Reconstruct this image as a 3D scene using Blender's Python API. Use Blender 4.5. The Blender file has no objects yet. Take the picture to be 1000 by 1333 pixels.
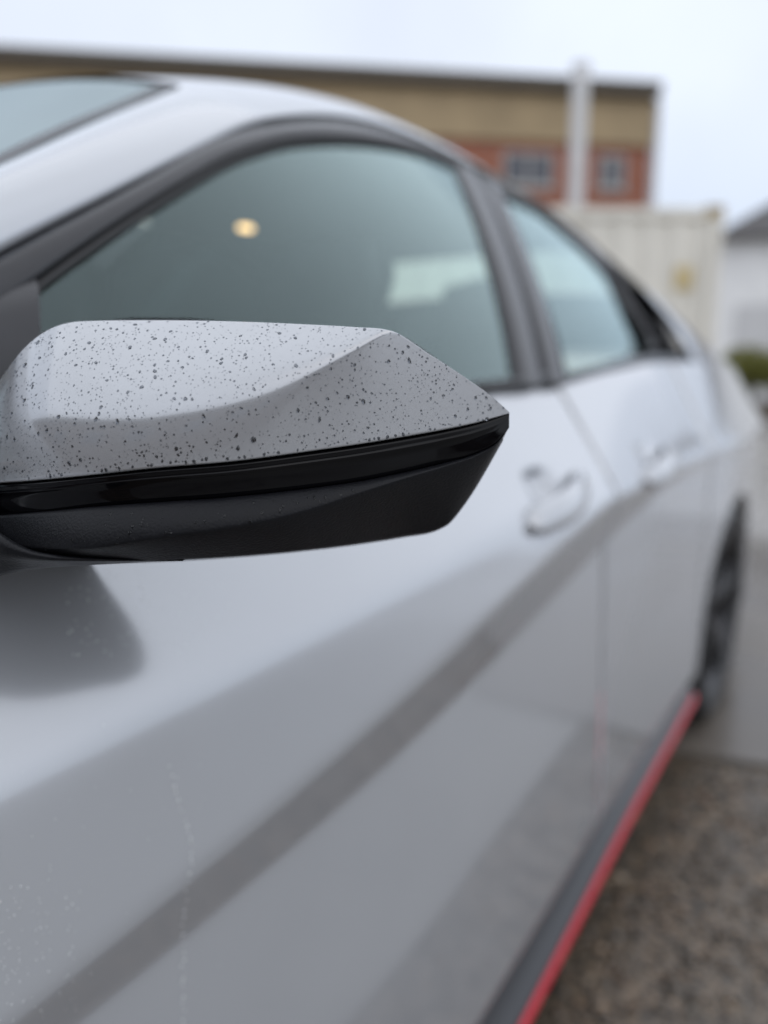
import bpy, bmesh, math, random
import numpy as np
from mathutils import Vector, noise

sc = bpy.context.scene
COL = sc.collection
random.seed(7); np.random.seed(7)

# ------------------------------------------------------------------ camera
FPX, CAM_H = 1001.0, 1.05
YAW, PITCH = math.radians(33), math.atan(191.5 / 1001)
cam_d = bpy.data.cameras.new('camera'); cam = bpy.data.objects.new('camera', cam_d); COL.objects.link(cam)
cam.location = (0, 0, CAM_H)
cam.rotation_euler = (math.pi / 2 - PITCH, 0, YAW)
cam_d.sensor_fit = 'VERTICAL'; cam_d.sensor_height = 36.0; cam_d.lens = FPX / 1333 * 36
cam_d.clip_start = 0.02; cam_d.clip_end = 900
cam_d.dof.use_dof = True; cam_d.dof.focus_distance = 0.376; cam_d.dof.aperture_fstop = 2.5
sc.camera = cam

# ------------------------------------------------------------------ world, sun, exposure
SUN_EL, SUN_ROT = math.radians(44), math.radians(116)
w = bpy.data.worlds.new('World'); sc.world = w; w.use_nodes = True
nt = w.node_tree; nt.nodes.clear()
N = nt.nodes.new; Lk = nt.links.new
out = N('ShaderNodeOutputWorld')
sky = N('ShaderNodeTexSky'); sky.sky_type = 'NISHITA'; sky.sun_disc = False
sky.sun_elevation = SUN_EL; sky.sun_rotation = SUN_ROT; sky.dust_density = 4; sky.air_density = 1.0
bg1 = N('ShaderNodeBackground'); bg1.inputs[1].default_value = 0.09; Lk(sky.outputs[0], bg1.inputs[0])
tc = N('ShaderNodeTexCoord'); sep = N('ShaderNodeSeparateXYZ'); Lk(tc.outputs['Generated'], sep.inputs[0])
rmp = N('ShaderNodeValToRGB')     # overcast dome: brighter overhead than at the horizon
rmp.color_ramp.elements[0].position = 0.0; rmp.color_ramp.elements[0].color = (0.655, 0.755, 0.92, 1)
rmp.color_ramp.elements[1].position = 1.0; rmp.color_ramp.elements[1].color = (0.84, 0.89, 0.98, 1)
e = rmp.color_ramp.elements.new(0.30); e.color = (0.82, 0.885, 1.01, 1)
Lk(sep.outputs[2], rmp.inputs[0])
nz = N('ShaderNodeTexNoise'); nz.inputs['Scale'].default_value = 2.2; nz.inputs['Detail'].default_value = 5
Lk(tc.outputs['Generated'], nz.inputs['Vector'])
mr = N('ShaderNodeMapRange'); mr.inputs[1].default_value = 0.3; mr.inputs[2].default_value = 0.7
mr.inputs[3].default_value = 0.90; mr.inputs[4].default_value = 1.09; Lk(nz.outputs[0], mr.inputs[0])
bg2 = N('ShaderNodeBackground'); Lk(rmp.outputs[0], bg2.inputs[0]); Lk(mr.outputs[0], bg2.inputs[1])
mx = N('ShaderNodeMixShader'); mx.inputs[0].default_value = 0.88
Lk(bg1.outputs[0], mx.inputs[1]); Lk(bg2.outputs[0], mx.inputs[2]); Lk(mx.outputs[0], out.inputs[0])

sun_d = bpy.data.lights.new('sun', 'SUN'); sun_d.energy = 0.8; sun_d.angle = math.radians(179); sun_d.color = (1, 0.985, 0.96)
sun = bpy.data.objects.new('sun', sun_d); COL.objects.link(sun)
sd = Vector((math.sin(SUN_ROT) * math.cos(SUN_EL), math.cos(SUN_ROT) * math.cos(SUN_EL), math.sin(SUN_EL)))
sun.rotation_euler = sd.to_track_quat('Z', 'Y').to_euler(); sun.location = (0, 0, 12)

sc.view_settings.view_transform = 'Standard'; sc.view_settings.look = 'None'
sc.view_settings.exposure = 0.2; sc.view_settings.gamma = 1.0; sc.view_settings.use_curve_mapping = False
sc.render.engine = 'CYCLES'
sc.cycles.use_denoising = True
sc.cycles.max_bounces = 10; sc.cycles.transparent_max_bounces = 16; sc.cycles.transmission_bounces = 6
sc.cycles.caustics_reflective = False; sc.cycles.caustics_refractive = False

# ------------------------------------------------------------------ measuring helpers (photo pixel + one known coordinate -> metres)
C0 = np.array([0, 0, CAM_H])
FW = np.array([-math.sin(YAW) * math.cos(PITCH), math.cos(YAW) * math.cos(PITCH), -math.sin(PITCH)])
RT = np.array([math.cos(YAW), math.sin(YAW), 0]); UP = np.cross(RT, FW)
def ray(px, py): return FW + RT * (px - 500) / FPX - UP * (py - 666.5) / FPX
def atx(px, py, x): d = ray(px, py); return C0 + d * (x / d[0])
def atz(px, py, z): d = ray(px, py); return C0 + d * ((z - CAM_H) / d[2])
def atd(px, py, dd): return C0 + ray(px, py) * dd
def onplane(px, py, n, c):       # plane n.p = c
    d = ray(px, py); n = np.array(n, float); return C0 + d * ((c - n @ C0) / (n @ d))

# ------------------------------------------------------------------ object helpers
def empty(name, loc=(0, 0, 0), **props):
    o = bpy.data.objects.new(name, None); COL.objects.link(o); o.location = loc; o.empty_display_size = 0.1
    for k, v in props.items(): o[k] = v
    return o
def obj(name, me, mat, parent=None, smooth=False, **props):
    if isinstance(me, bmesh.types.BMesh):
        m = bpy.data.meshes.new(name); me.to_mesh(m); me.free(); me = m
    o = bpy.data.objects.new(name, me); COL.objects.link(o)
    if mat is not None: me.materials.clear(); me.materials.append(mat)
    if parent is not None:
        o.parent = parent
        o.matrix_parent_inverse = parent_world(parent).inverted()
    if smooth:
        me.polygons.foreach_set('use_smooth', [True] * len(me.polygons))
    for k, v in props.items(): o[k] = v
    return o
def parent_world(p):
    from mathutils import Matrix
    m = Matrix.Translation(p.location) @ p.rotation_euler.to_matrix().to_4x4()
    return m
def mesh(name, V, F):
    m = bpy.data.meshes.new(name); m.from_pydata([tuple(map(float, v)) for v in V], [], F); m.validate(); m.update(); return m
def grid_mesh(name, P, flip=False, wrap_u=False):
    """P[i][j] points -> quad grid; zero-area quads are skipped"""
    P = np.asarray(P, float); nu, nv = P.shape[:2]
    V = P.reshape(-1, 3); F = []
    for i in range(nu if wrap_u else nu - 1):
        i2 = (i + 1) % nu
        for j in range(nv - 1):
            q = [i * nv + j, i2 * nv + j, i2 * nv + j + 1, i * nv + j + 1]
            if flip: q.reverse()
            F.append(q)
    me = mesh(name, V, F)
    bm = bmesh.new(); bm.from_mesh(me)
    bmesh.ops.remove_doubles(bm, verts=bm.verts, dist=1e-6)
    bmesh.ops.dissolve_degenerate(bm, dist=1e-6, edges=bm.edges)
    bm.to_mesh(me); bm.free(); return me
def join_meshes(name, ms):
    bm = bmesh.new()
    for m in ms: bm.from_mesh(m)
    me = bpy.data.meshes.new(name); bm.to_mesh(me); bm.free(); return me
def box(bm, lo, hi, M=None, bev=0):
    t = bmesh.new(); bmesh.ops.create_cube(t, size=1)
    for v in t.verts:
        v.co = Vector([lo[k] + (v.co[k] + .5) * (hi[k] - lo[k]) for k in range(3)])
    if bev: bmesh.ops.bevel(t, geom=t.edges[:], offset=bev, segments=2, affect='EDGES')
    if M is not None: bmesh.ops.transform(t, matrix=M, verts=t.verts)
    m = bpy.data.meshes.new('t'); t.to_mesh(m); t.free(); bm.from_mesh(m); bpy.data.meshes.remove(m)
def curve(pts, n, closed=False):
    """smooth Catmull-Rom through pts, n samples by chord length"""
    P = np.asarray(pts, float); s = np.r_[0, np.cumsum(np.maximum(np.linalg.norm(np.diff(P, axis=0), axis=1), 1e-9) ** .5)]
    return hermite(s, P, np.linspace(0, s[-1], n))
def hermite(s, P, t):
    s = np.asarray(s, float); P = np.asarray(P, float); t = np.asarray(t, float)
    if P.ndim == 1: return hermite(s, P[:, None], t)[:, 0]
    d = np.diff(P, axis=0) / np.diff(s)[:, None]; m = np.zeros_like(P)   # monotone tangents
    for k in range(1, len(P) - 1):
        a, b = d[k - 1], d[k]; h0, h1 = s[k] - s[k - 1], s[k + 1] - s[k]
        av = (a * h1 + b * h0) / (h0 + h1)
        lim = 3 * np.minimum(abs(a), abs(b))
        m[k] = np.where(a * b > 0, np.clip(av, -lim, lim), 0)
    m[0], m[-1] = d[0], d[-1]
    k = np.clip(np.searchsorted(s, t) - 1, 0, len(s) - 2); h = (s[k + 1] - s[k])[:, None]; x = ((t - s[k]) / (s[k + 1] - s[k]))[:, None]
    return (2*x**3 - 3*x**2 + 1) * P[k] + (x**3 - 2*x**2 + x) * h * m[k] + (-2*x**3 + 3*x**2) * P[k + 1] + (x**3 - x**2) * h * m[k + 1]
def smooth_fit(y, z, deg, yy):
    """polynomial inside the data, straight on outside it"""
    p = np.polyfit(y, z, deg); dp = np.polyder(p); lo, hi = min(y), max(y); yc = np.clip(yy, lo, hi)
    return np.polyval(p, yc) + np.polyval(dp, yc) * (yy - yc)

# ------------------------------------------------------------------ materials
def mat(name, color, rough=.5, metal=0, coat=0, spec=.5, noise_scale=None, noise_amt=0, bump=0, bump_scale=200, rough_var=0, coat_rough=.03, trans=0, ior=1.5):
    m = bpy.data.materials.new(name); m.use_nodes = True; t = m.node_tree; b = t.nodes['Principled BSDF']
    b.inputs['Base Color'].default_value = (*color, 1); b.inputs['Roughness'].default_value = rough
    b.inputs['Metallic'].default_value = metal; b.inputs['Coat Weight'].default_value = coat
    b.inputs['Coat Roughness'].default_value = coat_rough; b.inputs['Specular IOR Level'].default_value = spec
    b.inputs['Transmission Weight'].default_value = trans; b.inputs['IOR'].default_value = ior
    tcn = t.nodes.new('ShaderNodeTexCoord')
    if noise_scale:
        n = t.nodes.new('ShaderNodeTexNoise'); n.inputs['Scale'].default_value = noise_scale; n.inputs['Detail'].default_value = 6
        t.links.new(tcn.outputs['Object'], n.inputs['Vector'])
        r = t.nodes.new('ShaderNodeMapRange'); r.inputs[1].default_value = .3; r.inputs[2].default_value = .7
        r.inputs[3].default_value = 1 - noise_amt; r.inputs[4].default_value = 1 + noise_amt; t.links.new(n.outputs[0], r.inputs[0])
        mm = t.nodes.new('ShaderNodeVectorMath'); mm.operation = 'SCALE'; mm.inputs[0].default_value = color
        t.links.new(r.outputs[0], mm.inputs['Scale']); t.links.new(mm.outputs[0], b.inputs['Base Color'])
        if rough_var:
            r2 = t.nodes.new('ShaderNodeMapRange'); r2.inputs[1].default_value = .3; r2.inputs[2].default_value = .7
            r2.inputs[3].default_value = max(rough - rough_var, 0); r2.inputs[4].default_value = rough + rough_var
            t.links.new(n.outputs[0], r2.inputs[0]); t.links.new(r2.outputs[0], b.inputs['Roughness'])
    if bump:
        n2 = t.nodes.new('ShaderNodeTexNoise'); n2.inputs['Scale'].default_value = bump_scale; n2.inputs['Detail'].default_value = 3
        t.links.new(tcn.outputs['Object'], n2.inputs['Vector'])
        bp = t.nodes.new('ShaderNodeBump'); bp.inputs['Strength'].default_value = bump; bp.inputs['Distance'].default_value = .001
        t.links.new(n2.outputs[0], bp.inputs['Height']); t.links.new(bp.outputs[0], b.inputs['Normal'])
    return m
def glass_mat(name, tint, refl_rough=0.0, gain=1.0, body=None, body_amt=0, sheen=(.84, .96, .97)):
    """thin pane: see-through tint plus a mirror reflection that grows with the angle"""
    m = bpy.data.materials.new(name); m.use_nodes = True; t = m.node_tree; t.nodes.clear()
    o = t.nodes.new('ShaderNodeOutputMaterial'); tr = t.nodes.new('ShaderNodeBsdfTransparent'); tr.inputs[0].default_value = (*tint, 1)
    g = t.nodes.new('ShaderNodeBsdfGlossy'); g.inputs['Roughness'].default_value = refl_rough; g.inputs[0].default_value = (*sheen, 1)
    fr = t.nodes.new('ShaderNodeFresnel'); fr.inputs[0].default_value = 1.52
    ml = t.nodes.new('ShaderNodeMath'); ml.operation = 'MULTIPLY'; ml.inputs[1].default_value = gain; ml.use_clamp = True
    t.links.new(fr.outputs[0], ml.inputs[0])
    mxs = t.nodes.new('ShaderNodeMixShader'); t.links.new(ml.outputs[0], mxs.inputs[0])
    src = tr
    if body:       # pale diffuse share, standing in for part of the pane's sky reflection
        df = t.nodes.new('ShaderNodeBsdfDiffuse'); df.inputs[0].default_value = (*body, 1)
        mb = t.nodes.new('ShaderNodeMixShader'); mb.inputs[0].default_value = body_amt
        t.links.new(tr.outputs[0], mb.inputs[1]); t.links.new(df.outputs[0], mb.inputs[2]); src = mb
    t.links.new(src.outputs[0], mxs.inputs[1]); t.links.new(g.outputs[0], mxs.inputs[2]); t.links.new(mxs.outputs[0], o.inputs[0])
    return m

PAINT = mat('grey_paint', (.50, .517, .545), rough=.17, metal=.38, coat=1.0, coat_rough=.015, noise_scale=9, noise_amt=.012)
GLOSSBLK = mat('gloss_black', (.002, .002, .003), rough=.05, spec=.22)
GRAIN = mat('grained_black_plastic', (.009, .0095, .012), rough=.40, spec=.20, noise_scale=60, noise_amt=.15, bump=.35, bump_scale=900, rough_var=.05)
FRAMEBLK = mat('window_frame_black', (.026, .026, .030), rough=.19, spec=.4, noise_scale=30, noise_amt=.1)
RUBBER = mat('rubber_black', (.012, .012, .013), rough=.6)
RED = mat('red_trim', (.62, .012, .035), rough=.32, coat=.3)
SKIRT = mat('skirt_dark', (.05, .052, .058), rough=.3)
TYRE = mat('tyre_rubber', (.016, .016, .017), rough=.55, noise_scale=30, noise_amt=.2)
RIM = mat('dark_rim', (.05, .05, .053), rough=.3, metal=.8)
SIDEGLASS = glass_mat('side_glass', (.84, .95, .92), gain=1.65, sheen=(.75, .92, .91))
SCREENGLASS = glass_mat('screen_glass', (.34, .40, .40), gain=.5, body=(.45,.5,.5), body_amt=.18)
REARGLASS = glass_mat('rear_glass', (.85, .97, .94), gain=.6)
MIRRORGLASS = mat('mirror_glass', (.8, .82, .84), rough=.02, metal=1)
SEATM = mat('seat_fabric', (.020, .021, .023), rough=.8, noise_scale=40, noise_amt=.25)
LINER = mat('headliner', (.02, .023, .025), rough=.9, noise_scale=60, noise_amt=.1)
DASH = mat('dash_plastic', (.018, .018, .02), rough=.5, noise_scale=30, noise_amt=.2)
BEAD = mat('whitened_water_bead', (.92, .94, .96), rough=.04, trans=.35, ior=1.333)  # white base paints the bright glint that a drop would focus
WATER = mat('water', (.66, .69, .74), rough=0.0, trans=1.0, ior=1.333)  # grey tint darkens the drops in place of refraction

# ================================================================== THE SETTING: ground and slab
def ground_mat():
    m = bpy.data.materials.new('wet_aggregate'); m.use_nodes = True; t = m.node_tree; b = t.nodes['Principled BSDF']
    tcn = t.nodes.new('ShaderNodeTexCoord')
    v = t.nodes.new('ShaderNodeTexVoronoi'); v.inputs['Scale'].default_value = 70; t.links.new(tcn.outputs['Object'], v.inputs['Vector'])
    cr = t.nodes.new('ShaderNodeValToRGB'); el = cr.color_ramp.elements
    el[0].position = 0; el[0].color = (.055, .047, .038, 1); el[1].position = 1; el[1].color = (.31, .23, .16, 1)
    x = el.new(.45); x.color = (.12, .10, .078, 1); x = el.new(.8); x.color = (.20, .155, .11, 1)
    sp = t.nodes.new('ShaderNodeSeparateColor'); t.links.new(v.outputs['Color'], sp.inputs[0]); t.links.new(sp.outputs[0], cr.inputs[0])
    n = t.nodes.new('ShaderNodeTexNoise'); n.inputs['Scale'].default_value = 1.1; n.inputs['Detail'].default_value = 5; t.links.new(tcn.outputs['Object'], n.inputs['Vector'])
    mm = t.nodes.new('ShaderNodeMix'); mm.data_type = 'RGBA'; mm.blend_type = 'MULTIPLY'; mm.inputs[0].default_value = .6
    t.links.new(cr.outputs[0], mm.inputs['A'])
    c2 = t.nodes.new('ShaderNodeValToRGB'); c2.color_ramp.elements[0].position = .35; c2.color_ramp.elements[0].color = (.6, .58, .55, 1); c2.color_ramp.elements[1].position = .65
    t.links.new(n.outputs[0], c2.inputs[0]); t.links.new(c2.outputs[0], mm.inputs['B']); t.links.new(mm.outputs['Result'], b.inputs['Base Color'])
    r = t.nodes.new('ShaderNodeMapRange'); r.inputs[1].default_value = .35; r.inputs[2].default_value = .65; r.inputs[3].default_value = .10; r.inputs[4].default_value = .38
    t.links.new(n.outputs[0], r.inputs[0]); t.links.new(r.outputs[0], b.inputs['Roughness'])
    bp = t.nodes.new('ShaderNodeBump'); bp.inputs['Strength'].default_value = .6; bp.inputs['Distance'].default_value = .004; bp.invert = True
    t.links.new(v.outputs['Distance'], bp.inputs['Height']); t.links.new(bp.outputs[0], b.inputs['Normal'])
    return m
def slab_mat():
    m = mat('wet_concrete', (.34, .325, .31), rough=.26, noise_scale=1.3, noise_amt=.22, bump=.25, bump_scale=60, rough_var=.12)
    return m
bm = bmesh.new(); bmesh.ops.create_grid(bm, x_segments=8, y_segments=8, size=400)
obj('ground', bm, ground_mat(), kind='structure')
# concrete slabs beyond the joint, laid as a grid with open joints
CONC = slab_mat()
g0 = atz(880, 990, 0)
du = np.array([math.cos(math.radians(15)), math.sin(math.radians(15)), 0]); dv = np.array([-du[1], du[0], 0])
yard = empty('concrete_yard', (0, 0, 0), kind='structure')
slab_me = None
b2 = bmesh.new(); box(b2, (.006, .006, -.05), (2.994, 2.994, .012), bev=.004)
slab_me = bpy.data.meshes.new('slab'); b2.to_mesh(slab_me); b2.free(); slab_me.materials.append(CONC)
first_me = slab_me.copy(); first_me.materials.clear(); first_me.materials.append(mat('darkened_wet_concrete', (.155, .135, .115), rough=.25, noise_scale=1.5, noise_amt=.25, bump=.25, bump_scale=60, rough_var=.1))  # brownish first row, darkened so the door's crease band reflects dark
rot = math.atan2(du[1], du[0]); EDGE_U = .21         # the aggregate strip along the car ends here
def slab(me_, uu, vv):
    o = g0 + du * uu + dv * vv
    s_ = bpy.data.objects.new('concrete_slab', me_); COL.objects.link(s_); s_.location = (o[0], o[1], 0.0); s_.rotation_euler = (0, 0, rot); s_.parent = yard
for i in range(-5, 4):
    for j in range(7): slab(slab_me if j else first_me, EDGE_U + 1.6 + i * 3.0, .02 + j * 3.0)
# unseen concrete apron, its edge and tone shaped to lighten the lower door's reflection
jy = lambda x: g0[1] + (x - g0[0]) * du[1] / du[0] + .008
poly = [(-.01, -9.0), (-.01, 0.0), (-.01, jy(-.01)), (11.0, jy(11.0)), (11.0, -9.0)]
bm = bmesh.new(); tv = [bm.verts.new((x, y, .012)) for x, y in poly]; bv = [bm.verts.new((x, y, -.05)) for x, y in poly]
bm.faces.new(tv[::-1])
for i in range(5): bm.faces.new([tv[i], tv[(i + 1) % 5], bv[(i + 1) % 5], bv[i]])
bmesh.ops.recalc_face_normals(bm, faces=bm.faces)
obj('concrete_slab', bm, mat('apron_wet_concrete', (.25, .24, .225), rough=.35, noise_scale=1.6, noise_amt=.2, bump=.25, bump_scale=60, rough_var=.1), yard)
def on_strip(x, y): return y < jy(x) - .02 and x < -.02
# loose and embedded aggregate stones near the car
def stones():
    V, F = [], []; rnd = random.Random(3)
    ico = bmesh.new(); bmesh.ops.create_icosphere(ico, subdivisions=1, radius=1)
    bv = [v.co.copy() for v in ico.verts]; bf = [[v.index for v in f.verts] for f in ico.faces]; ico.free()
    k = 0
    while k < 3600:
        x = rnd.uniform(-.75, .6); y = rnd.uniform(.45, 2.3)
        if not on_strip(x, y): continue
        r = rnd.choice([.003, .004, .005, .006, .008, .011]) * rnd.uniform(.8, 1.3)
        a = rnd.uniform(0, 6.28); sx, sy, sz = r * rnd.uniform(.8, 1.4), r * rnd.uniform(.7, 1.1), r * rnd.uniform(.3, .5)
        o = len(V)
        for c in bv:
            X, Y = c.x * sx, c.y * sy
            V.append((x + X * math.cos(a) - Y * math.sin(a), y + X * math.sin(a) + Y * math.cos(a), c.z * sz + sz * .2))
        F += [[o + q for q in f] for f in bf]; k += 1
    return mesh('gravel', V, F)
m = bpy.data.materials.new('wet_pebbles'); m.use_nodes = True; t = m.node_tree; b = t.nodes['Principled BSDF']
ge = t.nodes.new('ShaderNodeNewGeometry'); cr = t.nodes.new('ShaderNodeValToRGB'); el = cr.color_ramp.elements
el[0].color = (.048, .039, .030, 1); el[1].color = (.42, .34, .25, 1)
for p, c in ((.35, (.080, .063, .046)), (.6, (.125, .090, .060)), (.8, (.14, .128, .11)), (.94, (.24, .155, .10))):
    x = el.new(p); x.color = (*c, 1)
t.links.new(ge.outputs['Random Per Island'], cr.inputs[0]); t.links.new(cr.outputs[0], b.inputs['Base Color']); b.inputs['Roughness'].default_value = .22
obj('gravel', stones(), m, smooth=True, kind='stuff', label='wet brown pebbles set in the ground beside the red sill stripe', category='gravel')

# ================================================================== THE CAR
CX = -1.25                                  # centre plane of the car
car = empty('car', (CX, 1.2, 0), label='grey sedan with red sill stripe and black-bottomed door mirror, wet with rain', category='car')

# ---- body side surface x = X(y, z) measured along the door creases
XS = -.36
WY, WR = 2.37, .330                         # rear wheel
FWY = WY - 2.75
ARCH = .362
def plan(y):                                # how the side curves in towards the ends
    u_ = np.clip(.78 - y, 0, None); v_ = np.clip(u_ - .66, 0, None)
    return (-.15 * np.minimum(u_, .66) ** 2 - .198 * (1 - np.exp(-v_ * 9)) / 9 -.22 * np.clip(y - 2.75, 0, None) ** 2 - .25 * np.clip(-.35 - y, 0, None) ** 2 + .026 * np.exp(-((y - WY) / .42) ** 2) + .088 * np.exp(-((y - FWY) / .27) ** 2))
def feat(px, deg):
    P = []
    for a, b_ in px:
        x = XS
        for _ in range(6): q = atx(a, b_, x); x = XS + float(plan(q[1]))
        P.append(q)
    P = np.array(P); return lambda yy: smooth_fit(P[:, 1], P[:, 2], deg, yy)
z_L1 = feat([(0, 1048), (150, 952), (300, 875), (400, 818), (500, 770), (600, 722), (670, 688), (770, 630)], 2)
z_L2 = feat([(0, 1320), (100, 1240), (250, 1115), (400, 990), (500, 905), (580, 835), (650, 775), (720, 710), (800, 640), (860, 590)], 2)
z_L3 = feat([(100, 1333), (250, 1215), (400, 1085), (500, 1000), (600, 915), (680, 832), (740, 765), (800, 695), (850, 640)], 2)
z_sill = lambda y: np.interp(y, [-1, .7, 1.3, 2.0, 4], [.215, .235, .262, .275, .29])
z_belt = lambda y: np.interp(y, [-1, .2, .6, 1.04, 1.25, 1.8, 2.4, 3.6], [.94, .985, 1.0, 1.012, 1.02, 1.055, 1.06, 1.03])
def side_profile(y, n=150, zlow=None):
    y = float(y)
    zb, z1, z2, z3, zs = float(z_belt(y)), float(z_L1(y)), float(z_L2(y)), float(z_L3(y)) - .005, float(z_sill(y))
    fade = float(np.clip((2.25 - y) / 1.0, 0, 1)); fade = fade * fade * (3 - 2 * fade)
    z1 = min(z1, zb - .09); z2 = min(z2, z1 - .03); z3 = min(z3, z2 - .03)
    zz = np.linspace(zb, zs - .03, 360)
    # knots of the section, top to bottom
    kz = [zb + .05, zb, zb - .3 * (zb - z1), zb - .62 * (zb - z1), z1, z2, z3, (z3 + zs) / 2, zs, zs - .03, zs - .08]
    xb = -.461
    kx = [xb - .045, xb, xb + .029, xb + .059, -.365, -.346, -.346 - (.004 + .23 * (z2 - z3)) * fade - .004 * (1 - fade), -.352 - .006 * fade, -.351, -.362, -.40]
    zf = np.linspace(zb + .05, zs - .08, 600); xf = np.interp(-zf, -np.array(kz), kx)
    dz = zf[0] - zf[1]
    def gauss(a, s):
        r = int(3 * s / dz) + 1; k = np.exp(-.5 * (np.arange(-r, r + 1) * dz / s) ** 2); k /= k.sum()
        return np.convolve(np.pad(a, r, mode='reflect', reflect_type='odd'), k, 'valid')
    x_soft, x_hard = gauss(xf, .014), gauss(xf, .0055)
    wgt = 1 / (1 + np.exp(-(zf - (z1 + z2) / 2) / .012))     # soft above (shoulder), crisp at the creases below
    x = x_soft * wgt + x_hard * (1 - wgt)
    # inner flare of the rear haunch
    x = x + float(plan(y))
    ztop, zbot = zb, max(zs - .03, zlow if zlow is not None else -9)
    zo = np.linspace(ztop, zbot, n)
    xo = np.interp(-zo, -zf, x)
    return np.stack([xo, np.full(n, y), zo], 1)
def arch_z(y):
    for c in (WY, FWY):
        d = abs(y - c)
        if d < ARCH: return .33 + math.sqrt(ARCH ** 2 - d * d)
    return None
_pc = {}
def side_x(y, z):
    k = round(y, 3)
    if k not in _pc: _pc[k] = side_profile(k, 120)
    return float(np.interp(-z, -_pc[k][:, 2], _pc[k][:, 0]))
HANDLES = [atx(724, 650, -.368), atx(848, 604, -.368)]
def dish(y, z):                              # finger recesses pressed into the door skins
    d = np.zeros_like(z)
    for h, dp in zip(HANDLES, (.020, .007)):
        d += dp * np.exp(-((y - h[1] + .020) / .032) ** 4 - ((z - h[2] - .018) / .020) ** 4)
    return d
def side_panel(name, ys, n=150, flange=(True, True), lip=True):
    cols = []
    for i, y in enumerate(ys):
        p = side_profile(y, n, arch_z(y)); p[:, 0] -= dish(y, p[:, 2])
        last = p[-1].copy(); q = [last + np.array([-.02, 0, -.0]), last + np.array([-.05, 0, .0])]
        top = p[0].copy(); cols.append(np.vstack([[top + np.array([-.03, 0, -.004])], p, q]))
    cols = list(cols)
    if flange[0]: c = cols[0].copy(); c[:, 0] -= .018; cols.insert(0, c)
    if flange[1]: c = cols[-1].copy(); c[:, 0] -= .018; cols.append(c)
    return grid_mesh(name, cols)
def lin(a, b, step): return np.linspace(a, b, max(2, int(abs(b - a) / step) + 1))
def archspace(a, b): return np.unique(np.r_[lin(a, b, .02), [c + s * (ARCH * math.cos(t_)) for c in (WY, FWY) for s in (1,) for t_ in np.linspace(0.0001, math.pi - .0001, 60) if a < c + ARCH * math.cos(t_) < b]])
Y_FD0, Y_FD1, Y_RD1, Y_END = .10, 1.235, 1.97, 3.42
front_door = obj('front_door', side_panel('front_door', lin(Y_FD0, Y_FD1 - .0025, .012)), PAINT, car, True)
rear_door = obj('rear_door', side_panel('rear_door', lin(Y_FD1 + .0025, Y_RD1 - .0025, .015)), PAINT, car, True)
quarter = obj('rear_quarter_panel', side_panel('rear_quarter_panel', archspace(Y_RD1 + .0025, Y_END)), PAINT, car, True)
fender = obj('front_fender', side_panel('front_fender', archspace(-1.05, Y_FD0 - .0025)), PAINT, car, True)
LEFT_PARTS = [front_door, rear_door, quarter, fender]
# dark panel behind the shut lines
P = []
for y in lin(-.9, 3.3, .05):
    p = side_profile(y, 14, None); p[:, 0] -= .05; P.append(p[:10])
inner_side = obj('inner_panel', grid_mesh('inner_panel', P), RUBBER, car, True); LEFT_PARTS.append(inner_side)

# ---- glasshouse surface x = G(y, z)
def G(y, z):
    h = z - 1.02
    return -.452 - .030 * (y - 1.1) ** 2 - .56 * h - .35 * h * abs(h)
def on_glass(px, py, off=0.0):
    lo, hi = .2, 5.0; d = ray(px, py)
    f = lambda s: (C0 + d * s)[0] - (G(*(C0 + d * s)[1:]) + off)
    # first crossing walking away from the camera
    s = .2
    while f(s) > 0 and s < 6: s += .01
    a, b_ = s - .01, s
    for _ in range(40):
        m_ = (a + b_) / 2
        if f(m_) > 0: a = m_
        else: b_ = m_
    return C0 + d * a
def gl(px_list): return np.array([on_glass(*p)[1:] for p in px_list])          # -> (y, z)
def lift(yz, off=0.0): return np.array([[G(y, z) + off, y, z] for y, z in yz])
def coons(name, bot, top, nu, nv, off, flip=False):
    B, T = curve(bot, nu), curve(top, nu)
    P = [[(lambda q: (G(*q) + off, q[0], q[1]))(B[i] * (1 - v) + T[i] * v) for v in np.linspace(0, 1, nv)] for i in range(nu)]
    return grid_mesh(name, P, flip)
rail_px = [(-60, 357), (0, 325), (60, 293), (120, 262), (200, 218), (260, 183), (300, 166), (350, 153), (420, 149), (470, 155), (520, 169), (600, 205), (660, 240), (725, 280), (780, 325), (825, 370), (862, 420), (876, 445)]
def extend(P_, zend):        # carry a line straight on, down to a given height
    P_ = np.asarray(P_, float); d = P_[0] - P_[1]; k_ = (zend - P_[0][-1]) / d[-1]; return np.vstack([P_[0] + d * k_, P_])
rail = curve(extend(gl(rail_px), .99), 140)
fg_top = gl([(30, 400), (60, 376), (100, 346), (170, 297), (250, 246), (300, 217), (340, 201), (380, 190), (430, 186), (480, 188), (530, 196), (570, 208), (594, 219)])
yb0 = fg_top[0][0] + .005
belt_front = np.array([[y, float(z_belt(y)) + .018] for y in np.linspace(yb0 - .02, gl([(678, 503)])[0][0], 12)])
rg_top = gl([(652, 252), (700, 275), (732, 300), (762, 327), (800, 370), (825, 410), (846, 444)])
rb0, rb1 = gl([(738, 492)])[0], gl([(851, 455)])[0]
belt_rear = np.array([[y, np.interp(y, [rb0[0], rb1[0]], [rb0[1], rb1[1]])] for y in np.linspace(rb0[0], rb1[0], 7)])
fwin = obj('window_pane', coons('window_pane', belt_front, fg_top, 60, 24, -.006), SIDEGLASS, front_door, True)
rwin = obj('window_pane', coons('window_pane', belt_rear, rg_top, 40, 24, -.006), SIDEGLASS, rear_door, True)
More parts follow.
